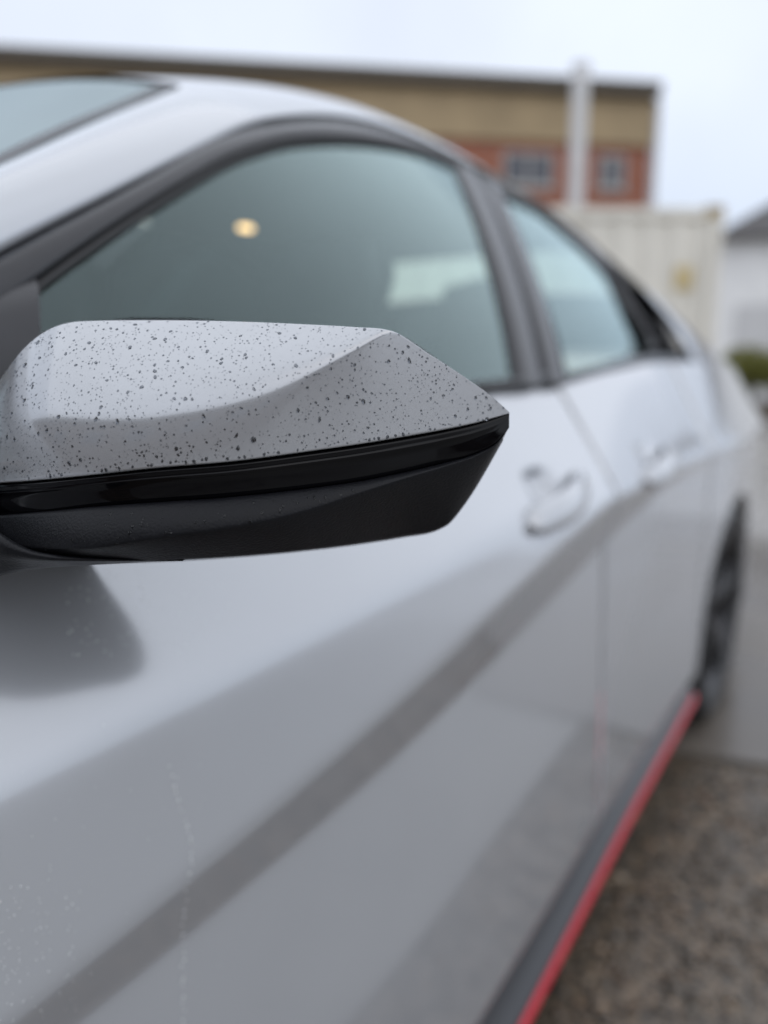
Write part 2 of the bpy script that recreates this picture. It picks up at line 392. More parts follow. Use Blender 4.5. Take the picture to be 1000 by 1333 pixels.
# frame strips: between the panes and the roof rail
def strip(name, a, b_, off_a, off_b, n=80, nv=5, flip=False):
    A, B = curve(a, n), curve(b_, n); P = []
    for i in range(n):
        row = []
        for v in np.linspace(0, 1, nv):
            q = A[i] * (1 - v) + B[i] * v; o = off_a * (1 - v) + off_b * v + .004 * math.sin(math.pi * v)
            row.append((G(*q) + o, q[0], q[1]))
        # turn the edges inwards so the strip has depth
        row = [(row[0][0] - .016, row[0][1], row[0][2])] + row + [(row[-1][0] - .016, row[-1][1], row[-1][2])]
        P.append(row)
    return grid_mesh(name, P, flip)
def near(c, y): return c[np.argmin(abs(c[:, 0] - y))]
ysplit = gl([(618, 226)])[0][0]
rail_low = curve(gl([(px_, py_ + (9 if px_ < 420 else 7 if px_ < 600 else 5)) for px_, py_ in rail_px]), 160)
rail_low = curve(extend(rail_low[::4], .985), 160)
rf = rail_low[rail_low[:, 0] < ysplit + .01]; rr = rail_low[rail_low[:, 0] >= ysplit + .01]
rf = rf[rf[:, 0] > fg_top[0][0] - .16]
seal = lambda c, d_: np.array([[y, z + d_] for y, z in c])
frame_f = obj('window_frame', strip('window_frame', seal(fg_top, .010), rf, .004, .004), FRAMEBLK, front_door, True)
seal_f = obj('window_seal', strip('window_seal', seal(fg_top, -.001), seal(fg_top, .009), -.003, .001, nv=3), RUBBER, front_door, True)
frame_r = obj('window_frame', strip('window_frame', seal(rg_top, .010), rr, .004, .004), FRAMEBLK, rear_door, True)
seal_r = obj('window_seal', strip('window_seal', seal(rg_top, -.001), seal(rg_top, .009), -.003, .001, nv=3), RUBBER, rear_door, True)
# pillar trims between the panes: front door half and rear door half
bt, bb = fg_top[-1], belt_front[-1]; rt, rb = rg_top[0], belt_rear[0]
rt2 = near(rail_low, rt[0])
def pillar(a, b_, f0, f1):
    A = np.array([a * (1 - v) + b_ * v for v in (f0, f1)]); return A
mid = .52
frm = lambda p, q, f: p * (1 - f) + q * f
pil_f = obj('pillar_trim', strip('pillar_trim', [frm(bb, bt, v) for v in np.linspace(-.02, 1.06, 12)], [frm(frm(bb, rb, mid - .02), frm(bt, rt, mid - .02), v) for v in np.linspace(-.02, 1.06, 12)], .002, .002), FRAMEBLK, front_door, True)
pil_r = obj('pillar_trim', strip('pillar_trim', [frm(frm(bb, rb, mid + .02), frm(bt, rt, mid + .02), v) for v in np.linspace(-.02, 1.06, 12)], [frm(rb, rt, v) for v in np.linspace(-.02, 1.06, 12)], .002, .002), FRAMEBLK, rear_door, True)
# belt mouldings
def belt_strip(name, y0, y1, lower, upper):
    P = []
    for y in lin(y0, y1, .03):
        zb = float(z_belt(y)); xo = side_profile(y, 3)[0][0]
        zu = upper(y)
        P.append([(xo - .03, y, zb - .006), (xo - .002, y, zb - .003), (xo + .001, y, zb + .004), (G(y, zu) + .006, y, zu - .004), (G(y, zu) + .004, y, zu + .003), (G(y, zu) - .012, y, zu + .003)])
    return grid_mesh(name, P)
belt_f = obj('belt_moulding', belt_strip('belt_moulding', Y_FD0 + .02, Y_FD1 - .003, 0, lambda y: float(z_belt(y)) + .016), GLOSSBLK, front_door, True)
belt_r = obj('belt_moulding', belt_strip('belt_moulding', Y_FD1 + .003, rb1[0] + .16, 0, lambda y: max(float(z_belt(y)) + .010, min(np.interp(y, [rb0[0], rb1[0]], [rb0[1], rb1[1]]) , rb1[1]))), GLOSSBLK, rear_door, True)
# quarter-light blanking piece behind the rear pane
cp = near(rail_low, rail_low[-1][0])
tri_a = gl([(815, 390), (836, 424), (846, 444), (851, 457)]); tri_b = gl([(840, 376), (862, 410), (876, 436), (886, 457)])
quarter_trim = obj('quarter_trim', strip('quarter_trim', tri_a, tri_b, .003, .003, n=20), FRAMEBLK, rear_door, True)
# sail panel ahead of the pane, behind the mirror
sail = obj('sail_panel', strip('sail_panel', gl([(-70, 430), (-30, 401), (0, 381), (30, 368), (43, 364)]), gl([(-70, 640), (-30, 600), (0, 575), (24, 555), (40, 540)]), .006, .006, n=24), FRAMEBLK, front_door, True)
LEFT_PARTS += [fwin, rwin, frame_f, seal_f, frame_r, seal_r, pil_f, pil_r, belt_f, belt_r, quarter_trim, sail]

# ---- roof, pillars and screens
rail3 = lift(rail, .004)
def rail_at(y):
    return np.array([np.interp(y, rail3[:, 1], rail3[:, k]) for k in range(3)])
Y_HEAD = .77
def roof_section(y, n=40):
    r = rail_at(y)
    crown = np.interp(y, [.3, .7, 1.0, 1.6, 2.2, 2.7], [.066, .074, .078, .080, .080, .07])
    ts = np.r_[np.linspace(0, .16, 14), np.linspace(.19, 1, n - 14)]
    half = np.array([[r[0] + (CX - r[0]) * t_, y, r[2] + crown * (1 - (1 - t_) ** 5.2)] for t_ in ts])
    full = np.vstack([half, [[2 * CX - p[0], p[1], p[2]] for p in half[-2::-1]]])
    return full
def roof_col(y, head=True):
    P = roof_section(y)
    if head:   # the header bows forward in the middle
        k = np.clip((Y_HEAD + .35 - y) / .35, 0, 1); bow = .16 * (1 - ((P[:, 0] - CX) / (abs(rail_at(y)[0] - CX))) ** 2)
        P[:, 1] -= bow * k; P[:, 2] -= bow * k * .10
    k2 = np.clip((y - 1.75) / .3, 0, 1); bow = .12 * (1 - ((P[:, 0] - CX) / (abs(rail_at(y)[0] - CX))) ** 2)
    P[:, 1] += bow * k2 * .5
    return P
roof_cols = [roof_col(y) for y in lin(Y_HEAD, 2.30, .03)]
roof = obj('roof', grid_mesh('roof', roof_cols, True), PAINT, car, True)
lin_cols = [c + np.array([0, 0, -.035]) for c in roof_cols]
headliner = obj('headliner', grid_mesh('headliner', [c[4:-4] for c in lin_cols]), LINER, car, True)
header = roof_cols[0]
# A pillar: from the roof side forward and down, between rail and windscreen edge
ws_px = [(-120, 281, -.585), (-60, 246, -.615), (0, 215, -.645), (60, 184, -.675), (120, 156, -.705), (180, 131, -.735), (225, 112, -.758)]
ws = extend(np.array([atx(*p) for p in ws_px]), 1.0); nH = 13
corner = header[nH]
ws = np.vstack([ws, corner])
apc = curve(ws, 40)
rail_fwd = rail3[rail3[:, 1] <= Y_HEAD + .001]; rail_fwd = np.vstack([rail_fwd, rail_at(Y_HEAD)])
rfc = curve(rail_fwd, 40)
P = []
for i in range(40):
    row = []
    for v in np.linspace(0, 1, 14):
        q = rfc[i] * (1 - v) + apc[i] * v
        s = math.sin(math.pi * v) ** .8
        q = q + np.array([.018, -.006, .016]) * s
        row.append(q)
    # blend to the roof's own section at the header
    k = i / 39; hs = header[:nH + 1]; hv = np.linspace(0, 1, nH + 1)
    hrow = np.stack([np.interp(np.linspace(0, 1, 14), hv, hs[:, c]) for c in range(3)], 1)
    b_ = max(0, (k - .35) / .65) ** 1.5
    row = [row[j] * (1 - b_) + hrow[j] * b_ for j in range(14)]
    row = [row[0] + np.array([-.02, .004, -.004])] + row + [row[-1] + np.array([-.012, .004, -.014])]
    P.append(row)
apil = obj('windscreen_pillar', grid_mesh('windscreen_pillar', P, True), PAINT, car, True); LEFT_PARTS.append(apil)
# black channel between the pillar paint and the door frame
rail_up, rail_dn = rail3 + np.array([-.012, 0, .003]), lift(rail_low[np.linspace(0, 159, 140).astype(int)], -.010)
chan = obj('drip_channel', grid_mesh('drip_channel', [[rail_up[i] + np.array([.006, 0, -.002]), rail_up[i], rail_dn[i]] for i in range(140)]), RUBBER, car, True); LEFT_PARTS.append(chan)
# windscreen: between the two pillar edges, closed by the header
hsl = header[nH:len(header) - nH]; hx_ = (hsl[:, 0] - hsl[0, 0]) / (hsl[-1, 0] - hsl[0, 0])
hdr_off = np.stack([np.interp(np.linspace(0, 1, 41), hx_, hsl[:, c] - hsl[0, c]) for c in range(3)], 1)
edge = np.vstack([apc[:39], [corner]]) + np.array([-.004, .0, -.003]); edge = curve(edge, 30)
P = []
for i in range(30):
    e_ = edge[i]; row = []
    k = i / 29
    for v in np.linspace(0, 1, 41):
        x = e_[0] + (2 * CX - 2 * e_[0]) * v; s = 1 - (2 * v - 1) ** 2
        hv = hdr_off[int(round(v * 40))]
        row.append((x, e_[1] + hv[1] * (1 + .2 * (1 - k)), e_[2] + hv[2]))
    P.append(row)
windscreen = obj('windscreen', grid_mesh('windscreen', P, True), SCREENGLASS, car, True)
# black ceramic border of the windscreen on its left edge
P = [[r_[0], np.array(r_[0]) * .5 + np.array(r_[1]) * .5, np.array(r_[1])] for r_ in [[np.array(q) + np.array([0, -.001, .002]) for q in (row[0], np.array(row[0]) * .5 + np.array(row[1]) * .5)] for row in P]]
wsb = obj('windscreen_border', grid_mesh('windscreen_border', P, True), FRAMEBLK, car, True); LEFT_PARTS.append(wsb)
# C pillar and rear screen
tail_r = [roof_col(y) for y in lin(2.30, float(rail3[-1, 1]), .03)]
P = [[c[j] for j in range(0, 17)] for c in tail_r]
cpil = obj('rear_pillar', grid_mesh('rear_pillar', P, True), PAINT, car, True); LEFT_PARTS.append(cpil)
P = [[c[j] + np.array([0, 0, -.006]) for j in range(16, len(c) - 16)] for c in tail_r]
rear_screen = obj('rear_screen', grid_mesh('rear_screen', P, True), REARGLASS, car, True)
# quarter top from the belt up to the rail end, boot lid and tail panel
yE = float(rail3[-1, 1])
P = []
for y in lin(yE - .28, Y_END, .03):
    s0 = side_profile(y, 3)[0]
    if y <= yE: top = rail_at(y)
    else:
        k = (y - yE) / (Y_END - yE); top = np.array([rail3[-1, 0] + (.02 - .10 * k) , y, rail3[-1, 2] + (.99 - rail3[-1, 2]) * min(1, k * 2.0)])
        top[2] = max(top[2], s0[2] + .012)
    P.append([s0 + np.array([-.004, 0, -.003]), s0 * .72 + top * .28 + np.array([.012, 0, .012]), s0 * .4 + top * .6 + np.array([.012, 0, .014]), top])
qtop = obj('rear_shoulder', grid_mesh('rear_shoulder', [curve(p, 14) for p in P], True), PAINT, car, True); LEFT_PARTS.append(qtop)
P = []
last = tail_r[-1]
hx = abs(last[10][0] - CX)
for k in np.linspace(0, 1, 16):
    y = yE + (Y_END - yE) * k
    top_z = last[10][2] + (1.02 - last[10][2]) * k + .05 * max(0, k - .75) * 4 * .6
    P.append([(CX + hx * v * (1 + .12 * k), y + .05 * (1 - v * v), top_z + .03 * (1 - v * v)) for v in np.linspace(1, -1, 25)])
RHW = abs(side_profile(Y_END, 20)[8][0] - CX) + .004
boot = obj('boot_lid', grid_mesh('boot_lid', P, True), PAINT, car, True)
P = []
q_end = side_profile(Y_END, 60)
for v in np.linspace(1, -1, 41):
    row = []
    for z, dy in ((1.02, -.02), (.97, .0), (.85, .03), (.66, .07), (.45, .07), (.27, .0)):
        hw_ = abs(np.interp(-z, -q_end[:, 2], q_end[:, 0]) - CX) - .002; bl = (1 - abs(v) ** 3)
        row.append((CX + hw_ * v, Y_END - .004 + (.10 + dy) * bl, z))
    P.append(row)
bumper = obj('rear_bumper', grid_mesh('rear_bumper', [curve(p, 20) for p in P], True), PAINT, car, True)
bm = bmesh.new()
for v in np.linspace(-1, 1, 1): pass
P = []
for v in np.linspace(-1, 1, 41):
    x = CX + .62 * v; c_ = 1.115 - .02 * v ** 4; yy = 3.30 - .05 * v * v
    P.append([(x, yy, c_), (x, yy + .10, c_ + .012), (x, yy + .19, c_ + .022), (x, yy + .19, c_ + .010), (x, yy + .10, c_ - .004), (x, yy, c_ - .006), (x, yy, c_)])
wing = obj('boot_wing', grid_mesh('boot_wing', P), GLOSSBLK, car, True)
for sx in (-.38, .38):
    b3 = bmesh.new(); box(b3, (CX + sx - .02, 3.30, 1.0), (CX + sx + .02, 3.42, 1.118), bev=.006); obj('wing_stem', b3, GLOSSBLK, car)
bm.free()

# bonnet, scuttle and front bumper
P = []
for y in lin(-1.10, .36, .04):
    s0 = side_profile(min(y, .05), 3)[0]; k_ = np.clip((y + 1.1) / 1.2, 0, 1)
    zc = .80 + .19 * k_ ** .7; P.append([(s0[0] - .006 + (2 * CX - 2 * s0[0] + .012) * v, y - .10 * (1 - (2 * v - 1) ** 2) * (y < .3), min(s0[2] - .004, zc) + (zc + .03 - min(s0[2] - .004, zc)) * (1 - abs(2 * v - 1) ** 3)) for v in np.linspace(0, 1, 41)])
obj('bonnet', grid_mesh('bonnet', P, True), PAINT, car, True)
FHW = abs(side_profile(-1.05, 20)[12][0] - CX) + .004
P = []
for v in np.linspace(-1, 1, 41):
    x = CX + FHW * v; yf = -1.04 - .22 * (1 - abs(v) ** 2.6)
    P.append([(x, yf + .10, .81 + .02 * (1 - v * v)), (x, yf + .01, .78), (x, yf - .04, .66), (x, yf - .05, .50), (x, yf - .03, .34), (x, yf + .06, .20)])
obj('front_bumper', grid_mesh('front_bumper', [curve(p, 20) for p in P]), PAINT, car, True)
P = []
for v in np.linspace(-1, 1, 31):
    x = CX + .50 * v; yf = -1.04 - .22 * (1 - abs(.60 * v) ** 2.6)
    P.append([(x, yf - .050, .66 - .05 * abs(v)), (x, yf - .064, .56), (x, yf - .062, .46), (x, yf - .045, .34 + .05 * abs(v))])
obj('grille', grid_mesh('grille', [curve(p, 10) for p in P]), GLOSSBLK, car, True)
for sgn in (-1, 1):
    P = []
    for v in np.linspace(.56, .93, 16):
        x = CX + sgn * FHW * v; yf = -1.04 - .22 * (1 - v ** 2.6); h_ = .035 + .03 * (v - .56)
        P.append([(x, yf - .005, .745 + h_), (x, yf - .022, .72 + h_ * .3), (x, yf - .035, .70 - h_ * .4)])
    obj('headlight', grid_mesh('headlight', P, sgn < 0), mat('headlight_lens', (.25, .26, .28), rough=.05, metal=.6, coat=1), car, True)

# ---- sill: skirt and red stripe
red_pts = np.array([atx(*p, -.345) for p in [(680, 1333), (740, 1217), (820, 1061), (903, 908)]])
zr = lambda y: np.interp(y, [-.2, *red_pts[:, 1]], [.095, *red_pts[:, 2]])
Y_SK0, Y_SK1 = FWY + ARCH + .02, min(red_pts[-1, 1], WY - ARCH + .02)
P, Q = [], []
for y in lin(Y_SK0, Y_SK1, .03):
    zs = float(z_sill(y)) - .028; z0 = float(zr(y))
    P.append([(-.40, y, zs + .01), (-.378, y, zs - .004), (-.372, y, zs - .02), (-.362, y, z0 + .030), (-.348, y, z0 + .018), (-.344, y, z0 + .010), (-.36, y, z0 - .012), (-.46, y, z0 - .012)])
    Q.append([(-.352, y, z0 + .010), (-.341, y, z0 + .010), (-.3375, y, z0 + .004), (-.338, y, z0 - .008), (-.343, y, z0 - .014), (-.365, y, z0 - .014)])
skirt = obj('side_skirt', grid_mesh('side_skirt', P), SKIRT, car, True)
stripe = obj('red_stripe', grid_mesh('red_stripe', Q), RED, skirt, True, label='thin red stripe along the foot of the sill')
LEFT_PARTS += [skirt, stripe]
# underbody
bm = bmesh.new(); box(bm, (2 * CX + .42, -.8, .17), (-.42, 3.3, .24), bev=.01); obj('floor_pan', bm, RUBBER, car)

# ---- door handles
def handle(parent, c, length=.225):
    y0 = c[1]; z0 = c[2]
    bm = bmesh.new()
    P = []
    n = 28
    for i in range(n):
        t_ = i / (n - 1); y = y0 + (t_ - .5) * length; z = z0 + (t_ - .5) * .030
        xs = side_x(y, z)
        lift_ = .026 * max(0, math.sin(math.pi * t_)) ** .75
        hh = (.017 + .005 * math.sin(math.pi * t_)) * (.15 if i in (0, n - 1) else .75 if i in (1, n - 2) else 1)
        ring = []
        for a in np.linspace(0, 2 * math.pi, 16, endpoint=False):
            ring.append((xs + lift_ - .002 + .012 * math.cos(a) - .004 * math.sin(a), y, z + hh * math.sin(a) - .003 * math.cos(a)))
        ring.append(ring[0]); P.append(ring)
    h = obj('door_handle', grid_mesh('door_handle', P), PAINT, parent, True)
    return [h]
LEFT_PARTS += handle(front_door, HANDLES[0])
LEFT_PARTS += handle(rear_door, HANDLES[1])

# ---- wheels
def wheel(yc, xo):
    w_ = empty('wheel', (xo - .11, yc, WR)); w_.parent = car
    w_.matrix_parent_inverse = parent_world(car).inverted()
    prof = [(.0, .235), (.055, .238), (.085, .25), (.105, .272), (.108, .29), (.100, .308), (.085, .320), (.05, .325), (0, .326), (-.05, .325), (-.09, .318), (-.11, .295), (-.108, .26), (-.09, .238)]
    P = [[(xo - .11 + x, yc + r * math.sin(a), WR + r * math.cos(a)) for a in np.linspace(0, 2 * math.pi, 73)] for x, r in prof]
    ty = obj('tyre', grid_mesh('tyre', P), TYRE, None, True); ty.parent = w_; ty.matrix_parent_inverse = parent_world(w_).inverted()
    rp = [(.060, .0), (.060, .03), (.05, .035), (.05, .06), (.0, .062), (-.02, .21), (.07, .225), (.092, .236), (.094, .242), (.085, .244)]
    P = [[(xo - .11 + x, yc + r * math.sin(a), WR + r * math.cos(a)) for a in np.linspace(0, 2 * math.pi, 61)] for x, r in rp]
    ms = [grid_mesh('r', P)]
    bm = bmesh.new()
    for k in range(5):
        for s in (-.11, .11):
            a = 2 * math.pi * k / 5 + s; ca, sa = math.cos(a), math.sin(a); V = []
            for r, hw, x in ((.04, .014, .062), (.14, .010, .078), (.236, .012, .090)):
                for dx, dw in ((0, -1), (0, 1), (-.03, 1.2), (-.03, -1.2)):
                    V.append(bm.verts.new((xo - .11 + x + dx, yc + r * sa + dw * hw * ca, WR + r * ca - dw * hw * sa)))
            for q in range(2):
                for j in range(4): bm.faces.new([V[q*4+j], V[q*4+(j+1) % 4], V[q*4+4+(j+1) % 4], V[q*4+4+j]])
    sm = bpy.data.meshes.new('s'); bm.to_mesh(sm); bm.free(); ms.append(sm)
    rm = obj('rim', join_meshes('rim', ms), RIM, None, True); rm.parent = w_; rm.matrix_parent_inverse = parent_world(w_).inverted()
    P = [[(xo - .11 + x, yc + r * math.sin(a), WR + r * math.cos(a)) for a in np.linspace(0, 2 * math.pi, 49)] for x, r in ((.02, .06), (.02, .17), (.0, .17), (.0, .06))]
    bd = obj('brake_disc', grid_mesh('brake_disc', P), mat('disc_steel', (.3, .3, .3), rough=.35, metal=1), None, True); bd.parent = w_; bd.matrix_parent_inverse = parent_world(w_).inverted()
    return w_
wheel(WY, -.336); wheel(FWY, -.352)
# wheel wells
for yc in (WY, FWY):
    P = [[(-.40 - d_, yc + (ARCH + .012) * math.sin(a), .33 + (ARCH + .012) * math.cos(a)) for a in np.linspace(-1.9, 1.9, 40)] for d_ in (0, .1, .3)]
    P.append([(-.70, yc + .02 * math.sin(a), .33 + .02 * math.cos(a)) for a in np.linspace(-1.9, 1.9, 40)])
    LEFT_PARTS.append(obj('wheel_well', grid_mesh('wheel_well', P), RUBBER, car, True))

# ---- far side of the car: mirrored copies of every side part
def mirror_copy(o, parent):
    me = o.data.copy(); n = len(me.vertices); co = np.empty(n * 3); me.vertices.foreach_get('co', co); co = co.reshape(-1, 3)
    co[:, 0] = 2 * CX - co[:, 0]; me.vertices.foreach_set('co', co.ravel()); me.flip_normals(); me.update()
    c = bpy.data.objects.new(o.name.split('.')[0], me); COL.objects.link(c); c.parent = parent
    c.matrix_parent_inverse = parent_world(parent).inverted() if parent.type == 'EMPTY' else o.matrix_parent_inverse.copy()
    return c
mp = {car: car}
for o in LEFT_PARTS: mp[o] = mirror_copy(o, mp[o.parent])

# ---- interior
def seat(x, y):
    s = empty('seat', (x, y, .3)); s.parent = car; s.matrix_parent_inverse = parent_world(car).inverted()
    def part(name, P, mat_=SEATM):
        o = obj(name, grid_mesh(name, P), mat_, None, True); o.parent = s; o.matrix_parent_inverse = parent_world(s).inverted()
    def slab(sections):
        P = []
        for (cy, cz, hw, th, ny, nz) in sections:
            ring = []
            for a in np.linspace(0, 2 * math.pi, 29):
                c, s_ = math.cos(a), math.sin(a); c = math.copysign(abs(c) ** .6, c); s_ = math.copysign(abs(s_) ** .7, s_)
                dep = s_ * th + (.035 * (abs(c) ** 3) if s_ < 0 else 0) * -1 * (ny != 0)
                ring.append((x + hw * c, cy + ny * dep, cz + nz * dep))
            P.append(ring)
        return P
    part('backrest', slab([(y - .02, .52, .02, .01, 1, .2), (y, .53, .24, .07, 1, .2), (y + .07, .75, .25, .075, 1, .2), (y + .13, .93, .24, .065, 1, .25), (y + .17, 1.06, .19, .05, 1, .25), (y + .19, 1.13, .15, .04, 1, .25), (y + .195, 1.145, .02, .01, 1, .25)]))
    part('headrest', slab([(y + .185, 1.12, .02, .01, 1, .2), (y + .19, 1.13, .12, .035, 1, .2), (y + .20, 1.20, .135, .045, 1, .2), (y + .21, 1.265, .12, .04, 1, .2), (y + .21, 1.28, .02, .01, 1, .2)]))
    part('cushion', slab([(y - .52, .48, .02, .01, 0, 1), (y - .51, .48, .25, .05, 0, 1), (y - .25, .47, .25, .07, 0, 1), (y, .45, .24, .07, 0, 1), (y + .02, .45, .02, .01, 0, 1)]))
for x in (CX + .37, CX - .37): seat(x, .97)
for x in (CX + .34, CX - .34): seat(x, 1.72)
P = [[(x, .02 + .10 * ((x - CX) / .8) ** 2, .70), (x, .02 + .10 * ((x - CX) / .8) ** 2, .90), (x, .10 + .10 * ((x - CX) / .8) ** 2, .965), (x, .34, .96), (x, .42, .90), (x, .38, .60)] for x in np.linspace(CX - .68, CX + .68, 25)]
obj('dashboard', grid_mesh('dashboard', P, True), DASH, car, True)
a_ = np.linspace(0, 2 * math.pi, 41); cS = Vector((CX + .37, .52, .88))
P = []
for a in a_:
    ring = []
    for b_ in np.linspace(0, 2 * math.pi, 11):
        r = .18 + .016 * math.cos(b_); q = Vector((r * math.cos(a), .016 * math.sin(b_), r * math.sin(a))); q.rotate(__import__('mathutils').Euler((math.radians(-22), 0, 0)))
        ring.append(tuple(cS + q))
    P.append(ring)
c_ = atd(320, 297, 1.62)
bm = bmesh.new(); box(bm, (c_[0] - .012, c_[1] - .017, c_[2] - .005), (c_[0] + .012, c_[1] + .017, c_[2] + .005), bev=.004)
dm = mat('glowing_warm_spot', (.8, .7, .5), rough=.4); dm.node_tree.nodes['Principled BSDF'].inputs['Emission Color'].default_value = (1, .62, .28, 1); dm.node_tree.nodes['Principled BSDF'].inputs['Emission Strength'].default_value = 2.2
obj('warm_spot', bm, dm, car, label='small warm glowing spot inside the cabin')  # glowing box placed to give the warm spot in the front window
obj('steering_wheel', grid_mesh('steering_wheel', P), DASH, car, True)

# ================================================================== the near door mirror
side_mirror = empty('side_mirror', (-.33, .33, .95)); side_mirror.parent = car
side_mirror.matrix_parent_inverse = parent_world(car).inverted()
def mpart(name, me, mt, smooth=True, **pr):
    o = obj(name, me, mt, None, smooth, **pr); o.parent = side_mirror
    o.matrix_parent_inverse = parent_world(side_mirror).inverted(); return o
# outline columns measured on the photograph: crown, cap edge, lens foot, turn of the lower shell, foot
COLS = [
 ((-62, 600), (-62, 631), (-62, 678), (-62, 702), (-62, 744)),
 ((-40, 545), (-40, 630), (-40, 676), (-40, 704), (-40, 742)),
 ((-2, 497), (-2, 628), (-2, 672), (-2, 707), (-2, 738)),
 ((28, 457), (30, 626), (30, 669), (30, 711), (30, 736)),
 ((62, 430), (65, 623), (65, 666), (65, 714), (65, 734)),
 ((105, 418.5), (105, 619), (105, 662), (105, 714), (105, 732)),
 ((200, 417), (200, 608.5), (200, 655), (200, 700), (200, 729.5)),
 ((300, 418.5), (300, 600), (300, 648), (300, 686), (300, 724)),
 ((400, 422.5), (400, 587), (400, 637), (400, 664), (400, 715)),
 ((462, 426), (470, 577), (470, 627), (470, 641), (465, 707)),
 ((508, 430.5), (530, 567), (530, 615), (530, 622), (522, 698)),
 ((560, 462), (580, 558), (580, 603), (580, 607), (570, 688)),
 ((610, 494.5), (620, 549.5), (622, 590), (622, 592.5), (596, 667)),
 ((645, 520), (648, 541.8), (650, 573.5), (649, 576), (628, 619)),
 ((663, 536.5), (663, 537.6), (663, 556), (661, 559), (655, 571)),
]
BN, BC, BC0 = np.array([-.404, 1, 0]), .50, .447                        # plane of the glass side: y - .404 x = .447
def back(px, py):            # the outer end of the housing is rounded in plan
    w_ = max(0, (px - 260) / 405) ** 2; return onplane(px, py, BN, BC - (BC - BC0) * min(1, w_))
def dback(px, py): return float((onplane(px, py, BN, BC0) - C0) @ FW)
NU = 150
cols = np.array(COLS, float); sk = np.r_[0, np.cumsum(np.linalg.norm(np.diff(cols[:, 1], axis=0), axis=1))]
su = np.linspace(0, sk[-1], NU)
rows = [hermite(sk, cols[:, r], su) for r in range(5)]         # each NU x 2
def gsm(a, s_):
    r = int(3 * s_); k_ = np.exp(-.5 * (np.arange(-r, r + 1) / s_) ** 2); k_ /= k_.sum()
    return np.convolve(np.pad(a, r, mode='reflect', reflect_type='odd'), k_, 'valid')
# front surface of the cap (depths of crown and foot), and the flat outer facet that cuts it
dB = gsm(hermite(sk, np.array([.415, .395, .379, .369, .362, .357, .352, .350, .351, .352, .353, .354, .355, .356, .357]), su), 7)
dT = gsm(hermite(sk, np.array([.430, .420, .408, .400, .396, .393, .388, .384, .379, .374, .370, .370, .370, .370, .370]), su), 5)
_fa, _fb, _fc = atd(508, 430.5, .3705), atd(300, 532, .3520), atd(664, 538, .4015)
FN = np.cross(_fb - _fa, _fc - _fa); FC = FN @ _fa
def facet_depth(px, py): return float((onplane(px, py, FN, FC) - C0) @ FW)
def facet_soft(px, py):
    al = ((px - 508) * -173 + (py - 430) * 82) / (173 ** 2 + 82 ** 2); return .0014 + .0075 * min(max(al, 0), 1.6) ** 1.3
def smax(a, b_, k_): h_ = max(k_ - abs(a - b_), 0) / k_; return max(a, b_) + h_ * h_ * k_ / 4
fM = hermite(sk, np.array([0, 0, .002, .004, .006, .007, .007, .0065, .005, .003, .0015, .001, .0005, .0005, 0]), su)
NV = 72
CAPG = np.zeros((NU, NV, 3)); DG = np.zeros((NU, NV)); PG = np.zeros((NU, NV, 2))
for i in range(NU):
    for j in range(NV):
        v = j / (NV - 1); v = v ** 1.25
        p = rows[0][i] * (1 - v) + rows[1][i] * v
        g = 1 - (1 - v) ** 2.6 - .10 * max(0, (v - .45) / .55) ** 2
        d = dT[i] + (dB[i] - dT[i]) * g
        DG[i, j] = smax(d, facet_depth(*p), facet_soft(*p)); PG[i, j] = p
DS = np.stack([gsm(DG[:, j], 9) for j in range(NV)], 1)             # even out the inner end of the cap
for i in range(NU):
    for j in range(NV):
        w_ = float(np.clip((330 - PG[i, j, 0]) / 120, 0, 1)); CAPG[i, j] = atd(*PG[i, j], DS[i, j] * w_ + DG[i, j] * (1 - w_))
dB = np.array([(CAPG[i, -1] - C0) @ FW for i in range(NU)])          # depth of the cap's lower edge
dNb = np.array([dback(*rows[4][i]) for i in range(NU)]); wN = hermite(sk, np.array([0, 0, 0, 0, 0, 0, 0, .02, .12, .40, .8, 1, 1, 1, 1.]), su)
dN = (dB - fM + .018) * (1 - wN) + dNb * wN
cap_rows = [CAPG[:, j] for j in range(NV)]
inset = lambda r, off, dd: np.array([atd(rows[r][i][0] , rows[r][i][1] + off, dd[i]) for i in range(NU)])
# cap: outer skin, rolled lower lip
lip = inset(1, 1.2, dB + .0012); lip2 = inset(1, 0.5, dB + .006)
cap = np.concatenate([CAPG, lip[:, None], lip2[:, None]], 1)
# carry the crown back to the glass plane
crown_back = np.array([back(*rows[0][i]) for i in range(NU)])
mid_back = crown_back * .5 + CAPG[:, 0] * .5
cap = np.concatenate([np.array([crown_back[i] + np.array([0, 0, -.0012]) for i in range(NU)])[:, None], mid_back[:, None], cap], 1)
cap_o = mpart('mirror_cap', grid_mesh('mirror_cap', cap, True), PAINT, label='grey painted mirror cap covered in raindrops')
# indicator lens: glossy black band with a fine raised rib
def lensrow(v, off): return np.array([atd(*(rows[1][i] * (1 - v) + rows[2][i] * v), dB[i] + off(i)) for i in range(NU)])
tip = np.clip((NU - 1 - np.arange(NU)) / 20, 0.05, 1)
L_ = [lensrow(0.0, lambda i: .008), lensrow(.07, lambda i: .0035 * tip[i])]
for v, o_ in ((.10, .0012), (.16, .0012), (.22, .0017), (.27, .0020), (.30, .0017), (.33, .0017), (.37, .0027), (.55, .0034), (.75, .0042), (.92, .0050), (.985, .0056), (1.0, .0075)):
    L_.append(lensrow(v, lambda i, o_=o_: o_ * tip[i]))
mpart('indicator_lens', grid_mesh('indicator_lens', np.stack(L_, 1), True), GLOSSBLK, label='glossy black indicator band under the grey cap')
